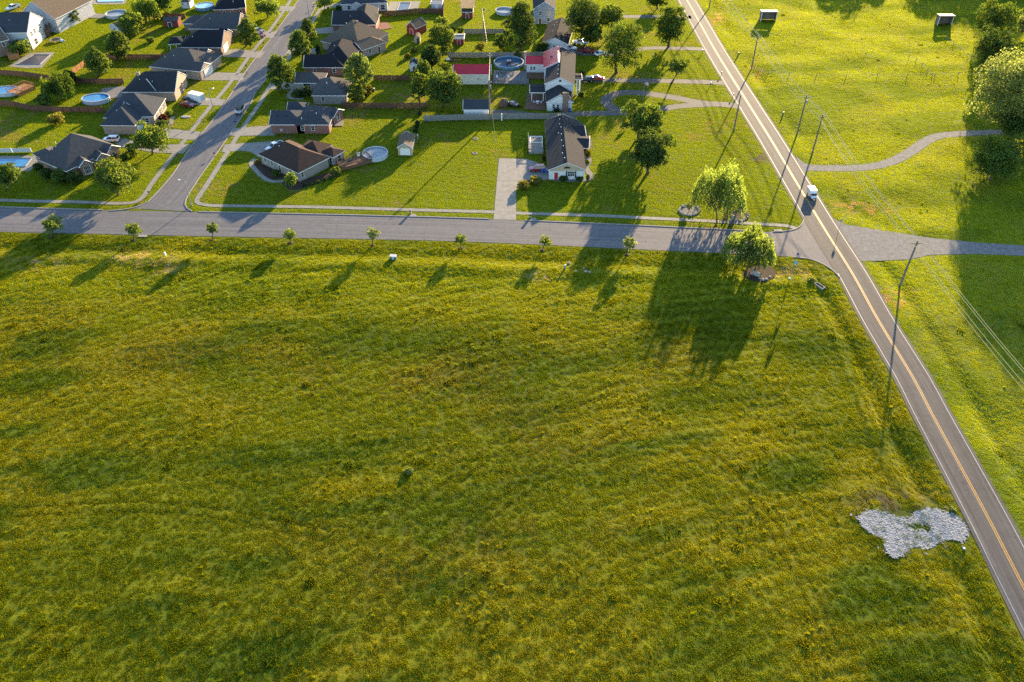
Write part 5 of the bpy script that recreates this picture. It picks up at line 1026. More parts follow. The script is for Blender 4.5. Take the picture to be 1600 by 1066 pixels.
# brown house and neighbours
bush('round bush at the porch of the brown roofed house', (424, 264, 438, 277), 'mid'); tree('small bright tree in the bed of the brown roofed house', (443, 269, 465, 292), 'round', 'light', (455, 296)); bush('round clipped sunlit bush beside the timber deck', (517, 260, 534, 276), 'light'); bush('yellowish shrub at the left corner of the brown roofed house', (398, 249, 408, 257), 'yellow')
for k, (x, y) in enumerate(((476, 290), (486, 287.5), (496, 284.5), (506, 281.5), (515, 278.5))): bush(('low dark shrub nearest the corner of the side wall bed', 'second low dark shrub of the side wall bed from the corner', 'middle low dark shrub of the side wall bed', 'fourth low dark shrub of the side wall bed from the corner', 'low dark shrub of the side wall bed nearest the deck')[k], (x - 4, y - 4, x + 4, y + 3), 'dark', 'low shrubs along the brown house')
bush('dark hedge beside the entrance of the low grey house', (473, 133, 486, 152), 'dark'); bush('low dark box hedge on the lawn of the low grey house', (456, 142, 476, 151), 'dark'); bush('slim dark conifer between two roofs right of the street', (492, 68, 501, 86), 'fir', kind='fir'); bush('shrub at the corner of the brown hip house', (579, 62, 588, 72), 'mid'); bush('shrub beside the reddish terrace', (592, 46, 602, 52), 'mid')
bush('dark shrubs at the front of the black roofed brick house', (320, 84, 334, 94), 'dark'); bush('shrub in front of the grey roofed top house', (524, 8, 534, 20), 'dark')
# middle gardens
tree('round yellow green tree behind the red outbuilding', (667, 36, 711, 86), 'round', 'light', (692, 87)); tree('smaller round tree behind the round yellow green tree', (678, 26, 702, 48), 'round', 'light', (690, 52)); tree('dark pointed tree beside the small white shed', (656, 70, 690, 106), 'cone', 'dark', (674, 110)); tree('bright tree in front of the dark pointed tree', (650, 93, 674, 120), 'round', 'light', (662, 125))
tree('broad dark tree on the left of the big garden bush', (640, 110, 672, 160), 'round', 'mid', (656, 162)); tree('very broad bushy tree on the lawn below the red outbuilding', (662, 107, 723, 166), 'big', 'mid', (692, 168)); bush('bright bush at the corner of the red roofed outbuilding', (685, 98, 706, 114), 'light')
bush('yellow shrub on the sunlit strip beside the white shed, upper', (641, 74, 653, 82), 'yellow'); bush('yellow shrub on the sunlit strip beside the white shed, lower', (632, 83, 642, 92), 'yellow'); bush('dark leafy bush behind the barrel roofed shed', (702, 41, 714, 52), 'dark'); bush('bright bush left of the grey fence', (714, 42, 726, 52), 'light')
tree('small sunlit tree in front of the grey garden fence', (741, 66, 760, 81), 'loose', 'yellow', (752, 84)); tree('very tall dark pyramidal tree behind the large blue pool', (786, 1, 841, 82), 'cone', 'dark', (812, 84)); bush('hazy bush at the left foot of the tall dark tree', (770, 52, 796, 80), 'mid'); bush('dark bush at the right foot of the tall dark tree', (835, 66, 858, 86), 'dark'); bush('dark ivy mound on the fence behind the blue pool', (800, 80, 818, 90), 'dark')
for k, (x, y) in enumerate(((656, 176), (652, 191), (651, 197), (649, 203))): bush(('uppermost small conifer in the row beside the grey fence end', 'second small conifer in the row beside the grey fence end', 'third small conifer in the row beside the grey fence end', 'lowest small conifer in the row beside the tan shed')[k], (x - 4, y - 4, x + 4, y + 4.5), 'fir', 'small conifers in a row', kind='fir')
# farm yard
tree('large dark tree behind the parked pickups', (881, -6, 942, 63), 'big', 'dark', (908, 66)); tree('pale feathery tree right of the large dark yard tree', (932, 6, 976, 46), 'round', 'light', (955, 56)); bush('bright undergrowth below the pale feathery tree', (910, 38, 942, 70), 'light')
tree('large round tree on the farmhouse lawn beside the drive', (936, 30, 1008, 112), 'big', 'mid', (963, 114)); tree('round dense tree beside the highway at the top', (1024, 9, 1072, 71), 'big', 'mid', (1044, 74)); tree('tree cut by the top edge left of the highway', (1008, -22, 1048, 11), 'round', 'mid', (1027, 14))
tree('small leaning tree beside the drive with the red car', (1041, 89, 1079, 117), 'loose', 'light', (1049, 130), thick=1.3); bush('dark shrub on the lawn by the red drive car', (904, 111, 914, 117), 'dark'); bush('shrub under the farmhouse columns', (903, 143, 914, 152), 'dark'); bush('dark shrub at the front wall of the farmhouse wing', (863, 167, 876, 175), 'dark'); bush('small bright shrub beside the black parked car', (810, 163, 817, 169), 'yellow')
tree('dark tree with open crown left of the pair on the ranch lawn', (970, 157, 1038, 213), 'round', 'mid', (997, 216), thick=1.2); tree('dense dark round tree right of the pair on the ranch lawn', (983, 203, 1052, 267), 'round', 'dark', (1012, 271), thick=1.2)
tree('tall feathery willow on the lawn behind the street', (1086, 248, 1176, 340), 'willow', 'willow', (1132, 345), multi=3, wh=12.6); tree('bright yellow green willow on the near side of the street', (1130, 346, 1215, 420), 'willow', 'willow', (1165, 432), multi=3, wh=8.8)
bush('clipped dark box bush left of the ranch window', (873, 274, 889, 284), 'dark'); bush('clipped dark box bush right of the ranch window', (897, 275, 912, 284), 'dark'); bush('golden low bush at the drive bed, left part', (808, 281, 828, 297), 'yellow'); bush('golden low bush at the drive bed, right part', (826, 275, 846, 288), 'yellow')
bush('dark red shrub at the ranch house corner bed', (910, 231, 919, 240), 'red'); bush('orange yellow shrub in the ranch side bed', (913, 234, 924, 246), 'yellow'); bush('reddish shrub between the red car and the ranch wall', (847, 238, 853, 256), 'red'); bush('small green shrub at the end of the ranch side bed', (915, 272, 922, 283), 'dark'); bush('small light shrub in the ranch side bed', (912, 249, 922, 257), 'light'); bush('dark shrub in the bed behind the ranch porch', (914, 206, 921, 222), 'dark')
# meadow side
tree('upper dark round tree at the right edge of the meadow', (1525, 1, 1590, 58), 'big', 'mid', (1556, 62)); tree('lower dark round tree at the right edge of the meadow', (1521, 42, 1592, 112), 'big', 'dark', (1553, 116)); tree('huge light green tree leaning in from the right edge', (1522, 80, 1656, 204), 'big', 'pale', (1574, 206), thick=1.4, wh=24.5)
tree('dark tree at the right edge below the huge light tree', (1560, 168, 1640, 224), 'big', 'mid', (1600, 228)); tree('dense bushy tree below the gravel track at the right edge', (1523, 208, 1602, 284), 'big', 'mid', None, .2, bmin=.6); tree('pale tree cut by the top right corner', (1590, 10, 1640, 60), 'loose', 'pale', (1612, 64)); tree('pale shrubby tree between the two round trees at the right edge', (1585, 60, 1640, 95), 'loose', 'light', (1610, 100))
# saplings planted in a row along the near kerb
sg = 'young trees in a row along the near kerb'
for k, ((bx, by), box, lf, lb) in enumerate((((80, 371), (63, 337, 98, 366), 'light', 'dark green sapling leftmost in the kerbside row'), ((209, 375), (192, 346, 225, 370), 'light', 'round bright sapling near the pale dry grass patch'), ((331, 376), (321, 346, 342, 369), 'light', 'thin yellow green sapling opposite the street corner'), ((453, 380), (441, 357, 466, 376), 'light', 'dark compact sapling on the verge opposite the brown house'),
        ((582, 384), (571, 355, 593, 376), 'pale', 'pale thin sapling on the verge near the utility box'), ((720, 388), (708, 366, 731, 382), 'light', 'round sapling on the verge left of the ranch driveway'), ((847, 391), (840, 368, 866, 387), 'light', 'airy sapling on the verge opposite the ranch house'), ((980, 399), (970, 368, 997, 392), 'pale', 'pale leaning sapling on the verge left of the willow shadow'))):
    T_ = tree(lb, box, 'sapling', lf, (bx, by), group=sg, name='young_tree'); MB().lathe((0, 0, .02), [(.62, -.1), (.6, .06), (.3, .16), (.02, .17)], 12).build('mulch_ring', M['mulch'], T_)
# weeds in the field
for lb, box in (('pale tall weed clump standing alone in the field', (632, 729, 646, 742)), ('green weed clump at the edge of the gravel patch', (1483, 791, 1494, 800)), ('dark low weed clump beside the culvert', (1262, 433, 1274, 442))): bush(lb, box, 'pale', 'weed clumps')
# far row beyond the top of the picture whose shade lies on the meadow
for k, (x, y, a) in enumerate(((146, 372, 6.5), (156, 376, 7.5), (165, 374, 6), (184, 372, 7.5), (195, 374, 8.5), (206, 372, 9), (217, 370, 9), (229, 371, 9.5), (241, 369, 9.5), (254, 370, 9.5))):
    T_ = thing('tree', ('leftmost', 'second', 'third', 'fourth', 'fifth', 'sixth', 'seventh', 'eighth', 'ninth', 'rightmost')[k] + ' broad tree of the row beyond the meadow above the picture', 'tree', (x, y, 0), 0, 'far row of trees beyond the meadow'); put('crown', crown('big', a, a * 1.05, a * 1.0, L['dark']), T_); put('trunk', trunk_mesh(a, a, a + 1.5, 0), T_)

# ------------------------------------------------------------------ vehicles (x forward)
def loft(mb, secs, mi=0):
    """secs: (x, half width, z low, z high, shoulder)"""
    o = []; k = 8
    for x, w, z0, z1, r in secs: o += [(x, -w + .06, z0), (x, -w, z0 + .12), (x, -w, z1 - r), (x, -w + r * .8, z1), (x, w - r * .8, z1), (x, w, z1 - r), (x, w, z0 + .12), (x, w - .06, z0)]
    n = len(secs); fs = [tuple(range(k - 1, -1, -1))][::-1] + [tuple(range((n - 1) * k, n * k))]
    fs[0] = tuple(range(k))
    for i in range(n - 1):
        for j in range(k): q = (j + 1) % k; fs.append((i * k + j, (i + 1) * k + j, (i + 1) * k + q, i * k + q))
    mb.add(o, fs, mi)
def wheel_mesh(r, w):
    def f():
        t = MB(); t.lathe((0, 0, 0), [(r * .62, -w / 2), (r - .04, -w / 2), (r, -w / 2 + .05), (r, w / 2 - .05), (r - .04, w / 2), (r * .62, w / 2)], 18); t.v = [(x, z, y) for x, y, z in t.v]
        c = MB(); c.lathe((0, 0, 0), [(.001, -w / 2 + .02), (r * .2, -w / 2 - .005), (r * .63, -w / 2 + .02), (r * .63, w / 2 - .02), (r * .2, w / 2 + .005), (.001, w / 2 - .02)], 12); c.v = [(x, z, y) for x, y, z in c.v]
        return t.mesh('tyre', M['tyre']), c.mesh('rim', M['rim'])
    return shared(('wheel', r, w), f)
CAR = {   # length, width, body sections, greenhouse ((x rear base, x front base, z base), (x rear roof, x front roof, z roof)), wheelbase, wheel radius
    'sedan': (4.7, 1.8, [(-2.35, .80, .42, .80, .15), (-2.2, .86, .3, .95, .12), (-1.3, .9, .26, 1.0, .1), (.7, .9, .26, .98, .1), (1.9, .86, .28, .84, .14), (2.28, .76, .34, .70, .16)], ((-1.75, 1.05, .97), (-.95, .25, 1.42)), 2.75, .33),
    'suv': (4.6, 1.85, [(-2.3, .84, .45, 1.02, .12), (-2.2, .9, .34, 1.1, .1), (.9, .92, .32, 1.1, .1), (1.9, .9, .34, 1.02, .12), (2.28, .8, .4, .85, .14)], ((-2.2, 1.2, 1.08), (-1.85, .4, 1.68)), 2.7, .36),
    'pickup': (5.7, 1.95, [(-2.85, .90, .5, 1.06, .06), (-2.8, .94, .42, 1.1, .06), (.9, .96, .40, 1.1, .08), (2.3, .94, .42, 1.06, .12), (2.8, .86, .46, .88, .14)], ((-1.0, 1.3, 1.08), (-.75, .55, 1.8)), 3.55, .39),
    'jeep': (4.1, 1.85, [(-2.0, .88, .55, 1.1, .04), (-1.95, .9, .5, 1.15, .04), (.7, .9, .5, 1.15, .06), (1.85, .72, .55, 1.1, .08), (1.95, .68, .6, 1.02, .1)], ((-1.92, .75, 1.13), (-1.85, .5, 1.84)), 2.5, .41)}
def car(label, kind, paint, p, rz, cat='car', roof=None, name='parked_car', group=None):
    L_, W_, secs, (gb, gr), wb, r = CAR[kind]; t = thing(name, label, cat, (p.x, p.y, p.z + .01), rz, group); pm = M['paint_' + paint]
    b = MB(); loft(b, secs); me = b.mesh('body', pm); me.polygons.foreach_set('use_smooth', [len(q.vertices) == 4 and False for q in me.polygons]); bo = put('body', me, t); bv = bo.modifiers.new('round', 'BEVEL'); bv.width = .04; bv.segments = 2; bv.limit_method = 'ANGLE'
    hw, hr = W_ / 2 - .07, W_ / 2 - .25; (xa, xb, zb), (xc, xd, zr) = gb, gr
    base = [(xa, -hw, zb), (xb, -hw, zb), (xb, hw, zb), (xa, hw, zb)]; top = [(xc, -hr, zr), (xd, -hr, zr), (xd, hr, zr), (xc, hr, zr)]
    MB().add(base + top, [(0, 1, 5, 4), (1, 2, 6, 5), (2, 3, 7, 6), (3, 0, 4, 7)]).build('window_glass', M['carglass'], t)
    ro = MB(); ro.add([(xc - .06, -hr - .03, zr - .02), (xd + .06, -hr - .03, zr - .02), (xd + .06, hr + .03, zr - .02), (xc - .06, hr + .03, zr - .02), (xc + .1, -hr + .1, zr + .06), (xd - .1, -hr + .1, zr + .06), (xd - .1, hr - .1, zr + .06), (xc + .1, hr - .1, zr + .06)], [(3, 2, 1, 0), (4, 5, 6, 7), (0, 1, 5, 4), (1, 2, 6, 5), (2, 3, 7, 6), (3, 0, 4, 7)])
    for q0, q1 in zip(base, top): ro.tube([q0, q1], .045, 4)
    for s in (-1, 1): xm = (xa + xb) / 2; ro.tube([(xm, s * hw, zb), ((xc + xd) / 2 - .05, s * hr, zr)], .04, 4)
    ro.build('roof', M[roof] if roof else pm, t)
    ty, rm = wheel_mesh(r, .24)
    for x in (-wb / 2, wb / 2):
        for s in (-1, 1): w = put('wheel', ty, t, (x, s * (W_ / 2 - .12), r)); put('rim', rm, w)
    xe, xf = secs[0][0], secs[-1][0]; z1 = (secs[-1][2] + secs[-1][3]) / 2 + .05
    for s in (-1, 1):
        MB().box((0, 0, 0), (.16, .34, .15)).build('headlight', M['headlight'], t).location = (xf - .06, s * (secs[-1][1] - .16), z1); MB().box((0, 0, 0), (.08, .3, .2)).build('taillight', M['taillight'], t).location = (xe - .01, s * (secs[0][1] - .16), secs[0][3] - .18); MB().box((0, 0, 0), (.12, .2, .13)).build('mirror', pm, t).location = (xb - .25, s * (W_ / 2 + .08), zb + .1)
    MB().box((xf - .02, 0, secs[-1][2] + .1), (.14, W_ - .3, .18)).build('front_bumper', M['plastic_black' if kind != 'pickup' else 'metal'], t); MB().box((xe + .02, 0, secs[0][2] + .05), (.14, W_ - .2, .18)).build('rear_bumper', M['plastic_black' if kind != 'pickup' else 'metal'], t)
    if kind == 'pickup':   # load bed: dark floor and raised sides
        MB().box((-1.95, 0, 1.105), (1.6, 1.55, .03)).build('bed_floor', M['plastic_black'], t)
        s_ = MB()
        for s in (-1, 1): s_.box((-1.95, s * .87, 1.19), (1.74, .12, .18))
        s_.box((-2.78, 0, 1.19), (.1, 1.6, .18)); s_.build('bed_side', pm, t)
    if kind == 'jeep': w = put('spare_wheel', ty, t, (-2.15, 0, 1.0), math.pi / 2); put('rim', rm, w)
    return t
ST = lambda a, b: math.atan2(*(lambda d: (d.y, d.x))(G(*b) - G(*a)))
st_up = ST((301, 227), (343, 175)); dv = ST((255, 202), (318, 206))
car('white compact suv behind the corner house garage', 'suv', 'white', G(175, 221), dv + math.pi + .15)
car('dark red sedan on the driveway beside the white trailer', 'sedan', 'dred', G(294, 166), ST((283, 161), (307, 165)))
car('black sedan between the red sedan and the white trailer', 'sedan', 'navy', G(296, 157.5), ST((283, 152), (307, 158)))
car('pale boxy off road car with dark soft top at the residential street kerb', 'jeep', 'silver', G(375.5, 176.5), st_up + math.pi, roof='plastic_black')
car('dark car under the tree farther along the left driveway', 'sedan', 'grey', G(404, 50), ST((395, 49), (412, 52))); car('red car beside the dark car on the upper left driveway', 'sedan', 'dred', G(406, 57), ST((395, 55), (412, 59)))
car('white pickup behind the brown roofed house', 'pickup', 'white', G(430, 232.5), ST((441, 226), (420, 236)), 'pickup truck', name='pickup_truck')
car('white pickup at the top left edge of the picture', 'pickup', 'white', G(21, 14.5), ST((32, 10), (10, 18)), 'pickup truck', name='pickup_truck')
car('black sedan beside the brown canvas shelter', 'sedan', 'black', G(799, 165.5), ST((812, 168.5), (787, 162)))
car('red hatchback parked against the ranch house', 'suv', 'dred', G(839.5, 267), ST((855, 266), (824, 267.5)))
car('bright red coupe on the straight farm drive', 'sedan', 'red', G(933.5, 124.5), ST((921, 124), (946, 124.5))); car('dark suv at the farmhouse behind the bright red coupe', 'suv', 'navy', G(917, 127.5), ST((930, 127), (905, 127.5)))
car('white pickup with blue stripe, farther of the two by the black roofed house', 'pickup', 'white', G(906.5, 69), ST((920, 69), (894, 67.5)), 'pickup truck', name='pickup_truck'); car('white pickup nearer the black roofed house gable', 'pickup', 'white', G(888.5, 78), ST((876, 77), (902, 79)), 'pickup truck', name='pickup_truck')
car('dark car in front of the nearer white pickup', 'sedan', 'navy', G(897, 84.5), ST((886, 84), (908, 85))); car('red pickup parked nose out beside the dark car', 'pickup', 'dred', G(917, 82), ST((905, 82), (929, 84)), 'pickup truck', name='pickup_truck'); car('white sedan under the edge of the large farm tree', 'sedan', 'white', G(938, 86), ST((926, 89), (948, 83)))
# enclosed trailer
p = G(309, 158); t = thing('enclosed_trailer', 'white enclosed box trailer on the driveway behind the cars', 'trailer', p, ST((296, 152), (322, 158))); MB().box((0, 0, 1.5), (4.9, 2.2, 2.1)).build('box', M['plastic_white'], t); MB().box((0, 0, 2.58), (4.94, 2.24, .06)).build('roof', M['plastic_white'], t); MB().tube([(-2.4, 0, .45), (-3.5, 0, .45)], .06, 5).build('drawbar', M['darkmetal'], t); MB().box((2.47, 0, 1.45), (.04, 1.9, 1.8)).build('rear_door', M['pool_white'], t)
ty, rm = wheel_mesh(.33, .22)
for x in (-.4, .4):
    for s in (-1, 1): w = put('wheel', ty, t, (x, s * 1.05, .33)); put('rim', rm, w)
# white delivery truck on the highway, coming towards the camera
p = G(1268, 307); hd = ST((1262, 296), (1281, 326)); t = thing('delivery_truck', 'white delivery truck driving down the right lane of the highway', 'truck', (p.x, p.y, .04), hd); t.scale = (.64, .78, .66)
MB().box((-1.0, 0, 1.85), (4.0, 2.2, 2.3)).build('cargo_box', M['paint_white'], t); MB().box((-1.0, 0, 3.02), (4.04, 2.24, .06)).build('roof', M['plastic_white'], t)
c_ = MB(); loft(c_, [(1.0, .98, .5, 2.2, .15), (1.6, .98, .45, 2.15, .2), (2.1, .95, .45, 1.4, .1), (2.9, .9, .5, 1.2, .12), (3.05, .84, .55, 1.1, .12)]); c_.build('cab', M['paint_white'], t)
MB().add([(1.64, -.8, 2.1), (1.64, .8, 2.1), (2.14, .84, 1.42), (2.14, -.84, 1.42)], [(0, 3, 2, 1)]).build('windscreen', M['carglass'], t); MB().box((1.55, 0, 1.72), (.7, 1.98, .5)).build('side_window', M['carglass'], t)
MB().box((-.2, 0, .6), (5.2, 1.0, .2)).build('chassis', M['darkmetal'], t); MB().box((3.08, 0, .6), (.12, 1.9, .22)).build('front_bumper', M['metal'], t); MB().box((3.06, 0, .92), (.06, 1.0, .3)).build('grille', M['plastic_black'], t)
for s in (-1, 1): MB().box((0, 0, 0), (.08, .28, .22)).build('headlight', M['headlight'], t).location = (3.06, s * .7, .92); MB().box((0, 0, 0), (.1, .2, .35)).build('mirror', M['plastic_black'], t).location = (1.95, s * 1.15, 1.7)
ty, rm = wheel_mesh(.42, .28)
for x in (-1.8, 2.2):
    for s in (-1, 1): w = put('wheel', ty, t, (x, s * .9, .42)); put('rim', rm, w)

# ------------------------------------------------------------------ poles and wires
def utility_pole(label, px, py, h, rz, arm=2.4, transformer=False, lean=(0, 0), gpole='highway power poles', base=None):
    p = base if base is not None else Gt(px, py); t = thing('utility_pole', label, 'utility pole', p, rz, gpole)
    MB().tube([(0, 0, -.3), (lean[0] * .5, lean[1] * .5, h * .5), (lean[0], lean[1], h)], [.24, .21, .17], 8).build('pole', M['pole'], t)
    if arm:
        MB().box((lean[0], lean[1] - .14, h - .6), (arm, .12, .14)).build('crossarm', M['pole'], t)
        for x in (-arm / 2 + .1, 0, arm / 2 - .1):
            q = MB(); q.lathe((0, 0, 0), [(.05, 0), (.09, .08), (.05, .14), (.08, .22), (.01, .28)], 8); q.build('insulator', M['plastic_white'], t).location = (lean[0] + x, lean[1] - .14, h - .53 if x else h)
        MB().tube([(lean[0] - arm * .3, lean[1] - .1, h - .6), (lean[0], lean[1], h - 1.3)], .03, 4).tube([(lean[0] + arm * .3, lean[1] - .1, h - .6), (lean[0], lean[1], h - 1.3)], .03, 4).build('brace', M['darkmetal'], t)
    if transformer:
        q = MB(); q.lathe((0, 0, 0), [(.01, 0), (.26, 0), (.26, .8), (.2, .9), (.01, .92)], 12); q.build('transformer', M['metal'], t).location = (lean[0] + .42, lean[1], h - 2.4); MB().box((lean[0] + .2, lean[1], h - 2.0), (.3, .1, .1)).build('bracket', M['darkmetal'], t)
    return p, h
hwr = ST((1331, 427), (1281, 346)) - math.pi / 2
P1 = utility_pole('utility pole beside the gravel road opposite the street', 1406.6, 445, 12.2, hwr)
P2 = utility_pole('utility pole at the meadow edge above the gravel track mouth, taller left one with transformer', 1245.6, 209, 12.0, hwr, transformer=True)
P3 = utility_pole('utility pole just above the gravel track mouth, right one', 1268.8, 241, 12.0, hwr)
P4 = utility_pole('utility pole in the meadow across from the straight farm drive', 1174, 108, 11.5, hwr)
P5 = utility_pole('farthest utility pole beside the highway at the top', 1108, 13, 11.5, hwr)
P6 = utility_pole('slim pole on the left highway verge at the looping drive', 1146.5, 204, 11.0, hwr, arm=0, gpole=None)
d_ = (P1[0] - P3[0]); P0b = P1[0] + Vector((-2.0 + 7.5, -64, 0)); P0 = utility_pole('utility pole of the highway line standing nearest the camera', 0, 0, 12.2, hwr, base=Vector((P0b.x, P0b.y, 0)))
P7b = P5[0] + (P5[0] - P4[0]); P7 = utility_pole('utility pole of the highway line beyond the top of the picture', 0, 0, 11.5, hwr, base=Vector((P7b.x, P7b.y, 0)))
ln = thing('power_line', 'thin sunlit power wires strung along the right of the highway', 'power line', P1[0]); ax = Vector((math.cos(hwr), math.sin(hwr), 0))
for o_, dz, sg_ in ((-1.1, -.28, 1.2), (0, .25, 1.2), (1.1, -.28, 1.2), (.15, -2.2, 1.5)):
    pts = []
    seq = [P0, P1, P3, P2, P4, P5, P7] if False else [P0, P1, P3, P4, P5, P7]
    for (pa, ha), (pb, hb) in zip(seq[:-1], seq[1:]):
        for t_ in np.linspace(0, 1, 11)[:-1]: q = pa.lerp(pb, t_) + Vector((0, 0, ha + (hb - ha) * t_ + dz - sg_ * 4 * t_ * (1 - t_))) + ax * o_; pts.append(q - P1[0])
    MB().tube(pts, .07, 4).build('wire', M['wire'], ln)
w2 = MB(); a_, b_ = P2[0] + Vector((0, 0, P2[1] - .5)), P3[0] + Vector((0, 0, P3[1] - .6))
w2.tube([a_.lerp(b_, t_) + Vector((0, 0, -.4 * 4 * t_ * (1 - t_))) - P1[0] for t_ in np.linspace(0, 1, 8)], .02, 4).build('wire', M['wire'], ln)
# garden poles
Q1 = utility_pole('grey utility pole with transformer behind the long ranch lawn', 765, 189, 12.5, .2, 1.6, True, gpole='service poles behind the gardens')
Q2 = utility_pole('pale utility pole at the right end of the red roofed outbuilding', 766.5, 141, 11.8, .1, 1.4, gpole='service poles behind the gardens')
Q3 = utility_pole('leaning pale utility pole on the upper lawn behind the grey fence', 755, 67, 12.2, .1, 1.4, lean=(.5, 0), gpole='service poles behind the gardens')
sl_ = thing('service_line', 'thin wires running between the garden utility poles to the farmhouse', 'power line', Q1[0])
def sag(a, b, s, r=.02): MB().tube([a.lerp(b, t_) + Vector((0, 0, -s * 4 * t_ * (1 - t_))) - Q1[0] for t_ in np.linspace(0, 1, 12)], r, 4).build('wire', M['darkmetal'], sl_)
top = lambda q, dz=0: q[0] + Vector((0, 0, q[1] - .4 + dz))
for dz in (0, -1.2): sag(top(Q1, dz), top(Q2, dz), .3); sag(top(Q2, dz), top(Q3, dz), .8)
for z in (5.2, 5.6): sag(top(Q1, -1.6), G(852, 146, z), .7)
MB().tube([(0, 0, 9), (2.2, -14, .0)], .02, 4).build('guy_wire', M['metal'], sl_)
# street lamps
def lamp(label, px, py, h, ad):
    t = thing('street_lamp', label, 'street lamp', G(px, py), ad, 'street lamps of the residential street'); MB().tube([(0, 0, 0), (0, 0, h - .5), (.25, 0, h - .1), (1.1, 0, h)], [.13, .09, .07, .05], 8).build('pole', M['metal'], t); MB().box((1.4, 0, h - .02), (.75, .26, .14), taper=.7).build('lamp_head', M['plastic_white'], t); MB().box((1.4, 0, h - .11), (.5, .18, .04)).build('lens', M['headlight'], t); MB().lathe((0, 0, 0), [(.22, 0), (.22, .1), (.15, .3), (.1, .32)], 10).build('base', M['metal'], t)
lamp('grey street lamp on the corner lawn of the residential street', 300, 322, 7.4, math.pi * .92); lamp('grey street lamp by the white trailer driveway', 334.5, 175.5, 7.6, .1); lamp('grey street lamp at the top of the residential street', 483.5, 27, 7.4, math.pi * .95)
# mailboxes
def mailbox(label, px, py, rz=0.0, m='plastic_black'):
    t = thing('mailbox', label, 'mailbox', Gt(px, py), rz, 'kerbside mailboxes'); MB().box((0, 0, .5), (.12, .12, 1.0)).build('post', M['pole'], t)
    a = MB(); pr = [(-.14, 0), (-.14, .18)] + [(-.14 * math.cos(x), .18 + .12 * math.sin(x)) for x in np.linspace(.4, math.pi - .4, 5)] + [(.14, .18), (.14, 0)]; k = len(pr); a.add([(x, y, 1.0 + z) for y in (-.28, .28) for x, z in pr], [tuple(range(k)), tuple(range(2 * k - 1, k - 1, -1))] + [(i, k + i, k + (i + 1) % k, (i + 1) % k) for i in range(k)]); a.build('box', M[m], t); MB().box((.17, .1, 1.2), (.02, .05, .22)).build('flag', M['flag_red'], t)
for lb, x, y in (('black mailbox at the corner kerb below the left corner house', 234, 306), ('black mailbox on the left kerb lawn opposite the brown house', 279, 249), ('black mailbox at the left kerb near the steep roofed house', 319, 196), ('black mailbox on the right kerb across from the brown house walk', 336, 245), ('black mailbox on the right kerb by the red brick house drive', 368, 195), ('black mailbox on the left kerb by the tan brick house drive', 385.5, 107.5), ('black mailbox at the right kerb by the first egg shaped tree', 403.5, 147), ('black mailbox on the left kerb by the street tree', 413, 72), ('black mailbox on the upper left kerb', 435, 44), ('black mailbox on the upper right kerb', 490, 15)): mailbox(lb, x, y, st_up + random.uniform(-.1, .1))
for lb, x, y in (('cream stone mailbox pier on the kerb of the wide lawn', 641.5, 334), ('stone mailbox pier on the kerb right of the ranch driveway', 829, 340)):
    t = thing('mailbox', lb, 'mailbox', G(x, y), 0, 'kerbside mailboxes'); MB().box((0, 0, .55), (.5, .5, 1.1)).build('pier', M['stone'], t); MB().box((0, 0, 1.13), (.62, .62, .08)).build('cap', M['kerb'], t); MB().box((0, -.3, .85), (.24, .2, .26)).build('box', M['plastic_black'], t)
    slab('apron', [(-.2, -1.6), (1.6, -1.6), (1.3, -.2), (.2, -.2)], .07, M['concrete'], t, pave=False)
for lb, x, y in (('black box on a post at the left of the highway by the red car drive', 1127, 118), ('black mailbox on the left verge of the highway by the looping drive', 1145, 152)): mailbox(lb, x, y)
for lb, x, y, m in (('white round mailbox beside the narrow farm drive', 1097, 83, 'plastic_white'), ('blue box on a post by the red car drive', 1110, 134, 'plastic_blue')): mailbox(lb, x, y, .3, m)
# kerb ramps of black rubber at the driveways
for lb, a_, b_ in (('black rubber kerb ramp at the driveway of the steep roofed house', (310.5, 217), (317, 206)), ('black rubber kerb ramp at the brown house driveway', (343, 233.5), (350, 223)), ('black rubber kerb ramp at the trailer driveway', (349, 166), (356, 155.5)), ('black rubber kerb ramp at the tan brick house driveway', (382, 121), (388, 112.5)), ('black rubber kerb ramp at the upper left driveway', (430, 56), (436, 49))):
    A, B = G(*a_), G(*b_); d_ = B - A; t = thing('kerb_ramp', lb, 'kerb ramp', A, math.atan2(d_.y, d_.x)); n = 3
    for k in range(n): MB().add([(0, -.25, .03), (d_.length / n - .05, -.25, .03), (d_.length / n - .05, .3, .17), (0, .3, .17), (0, .3, .03), (d_.length / n - .05, .3, .03)], [(0, 1, 2, 3), (3, 2, 5, 4), (0, 3, 4), (1, 5, 2)]).build('section', M['plastic_black'], t).location = (k * d_.length / n, 0, 0)
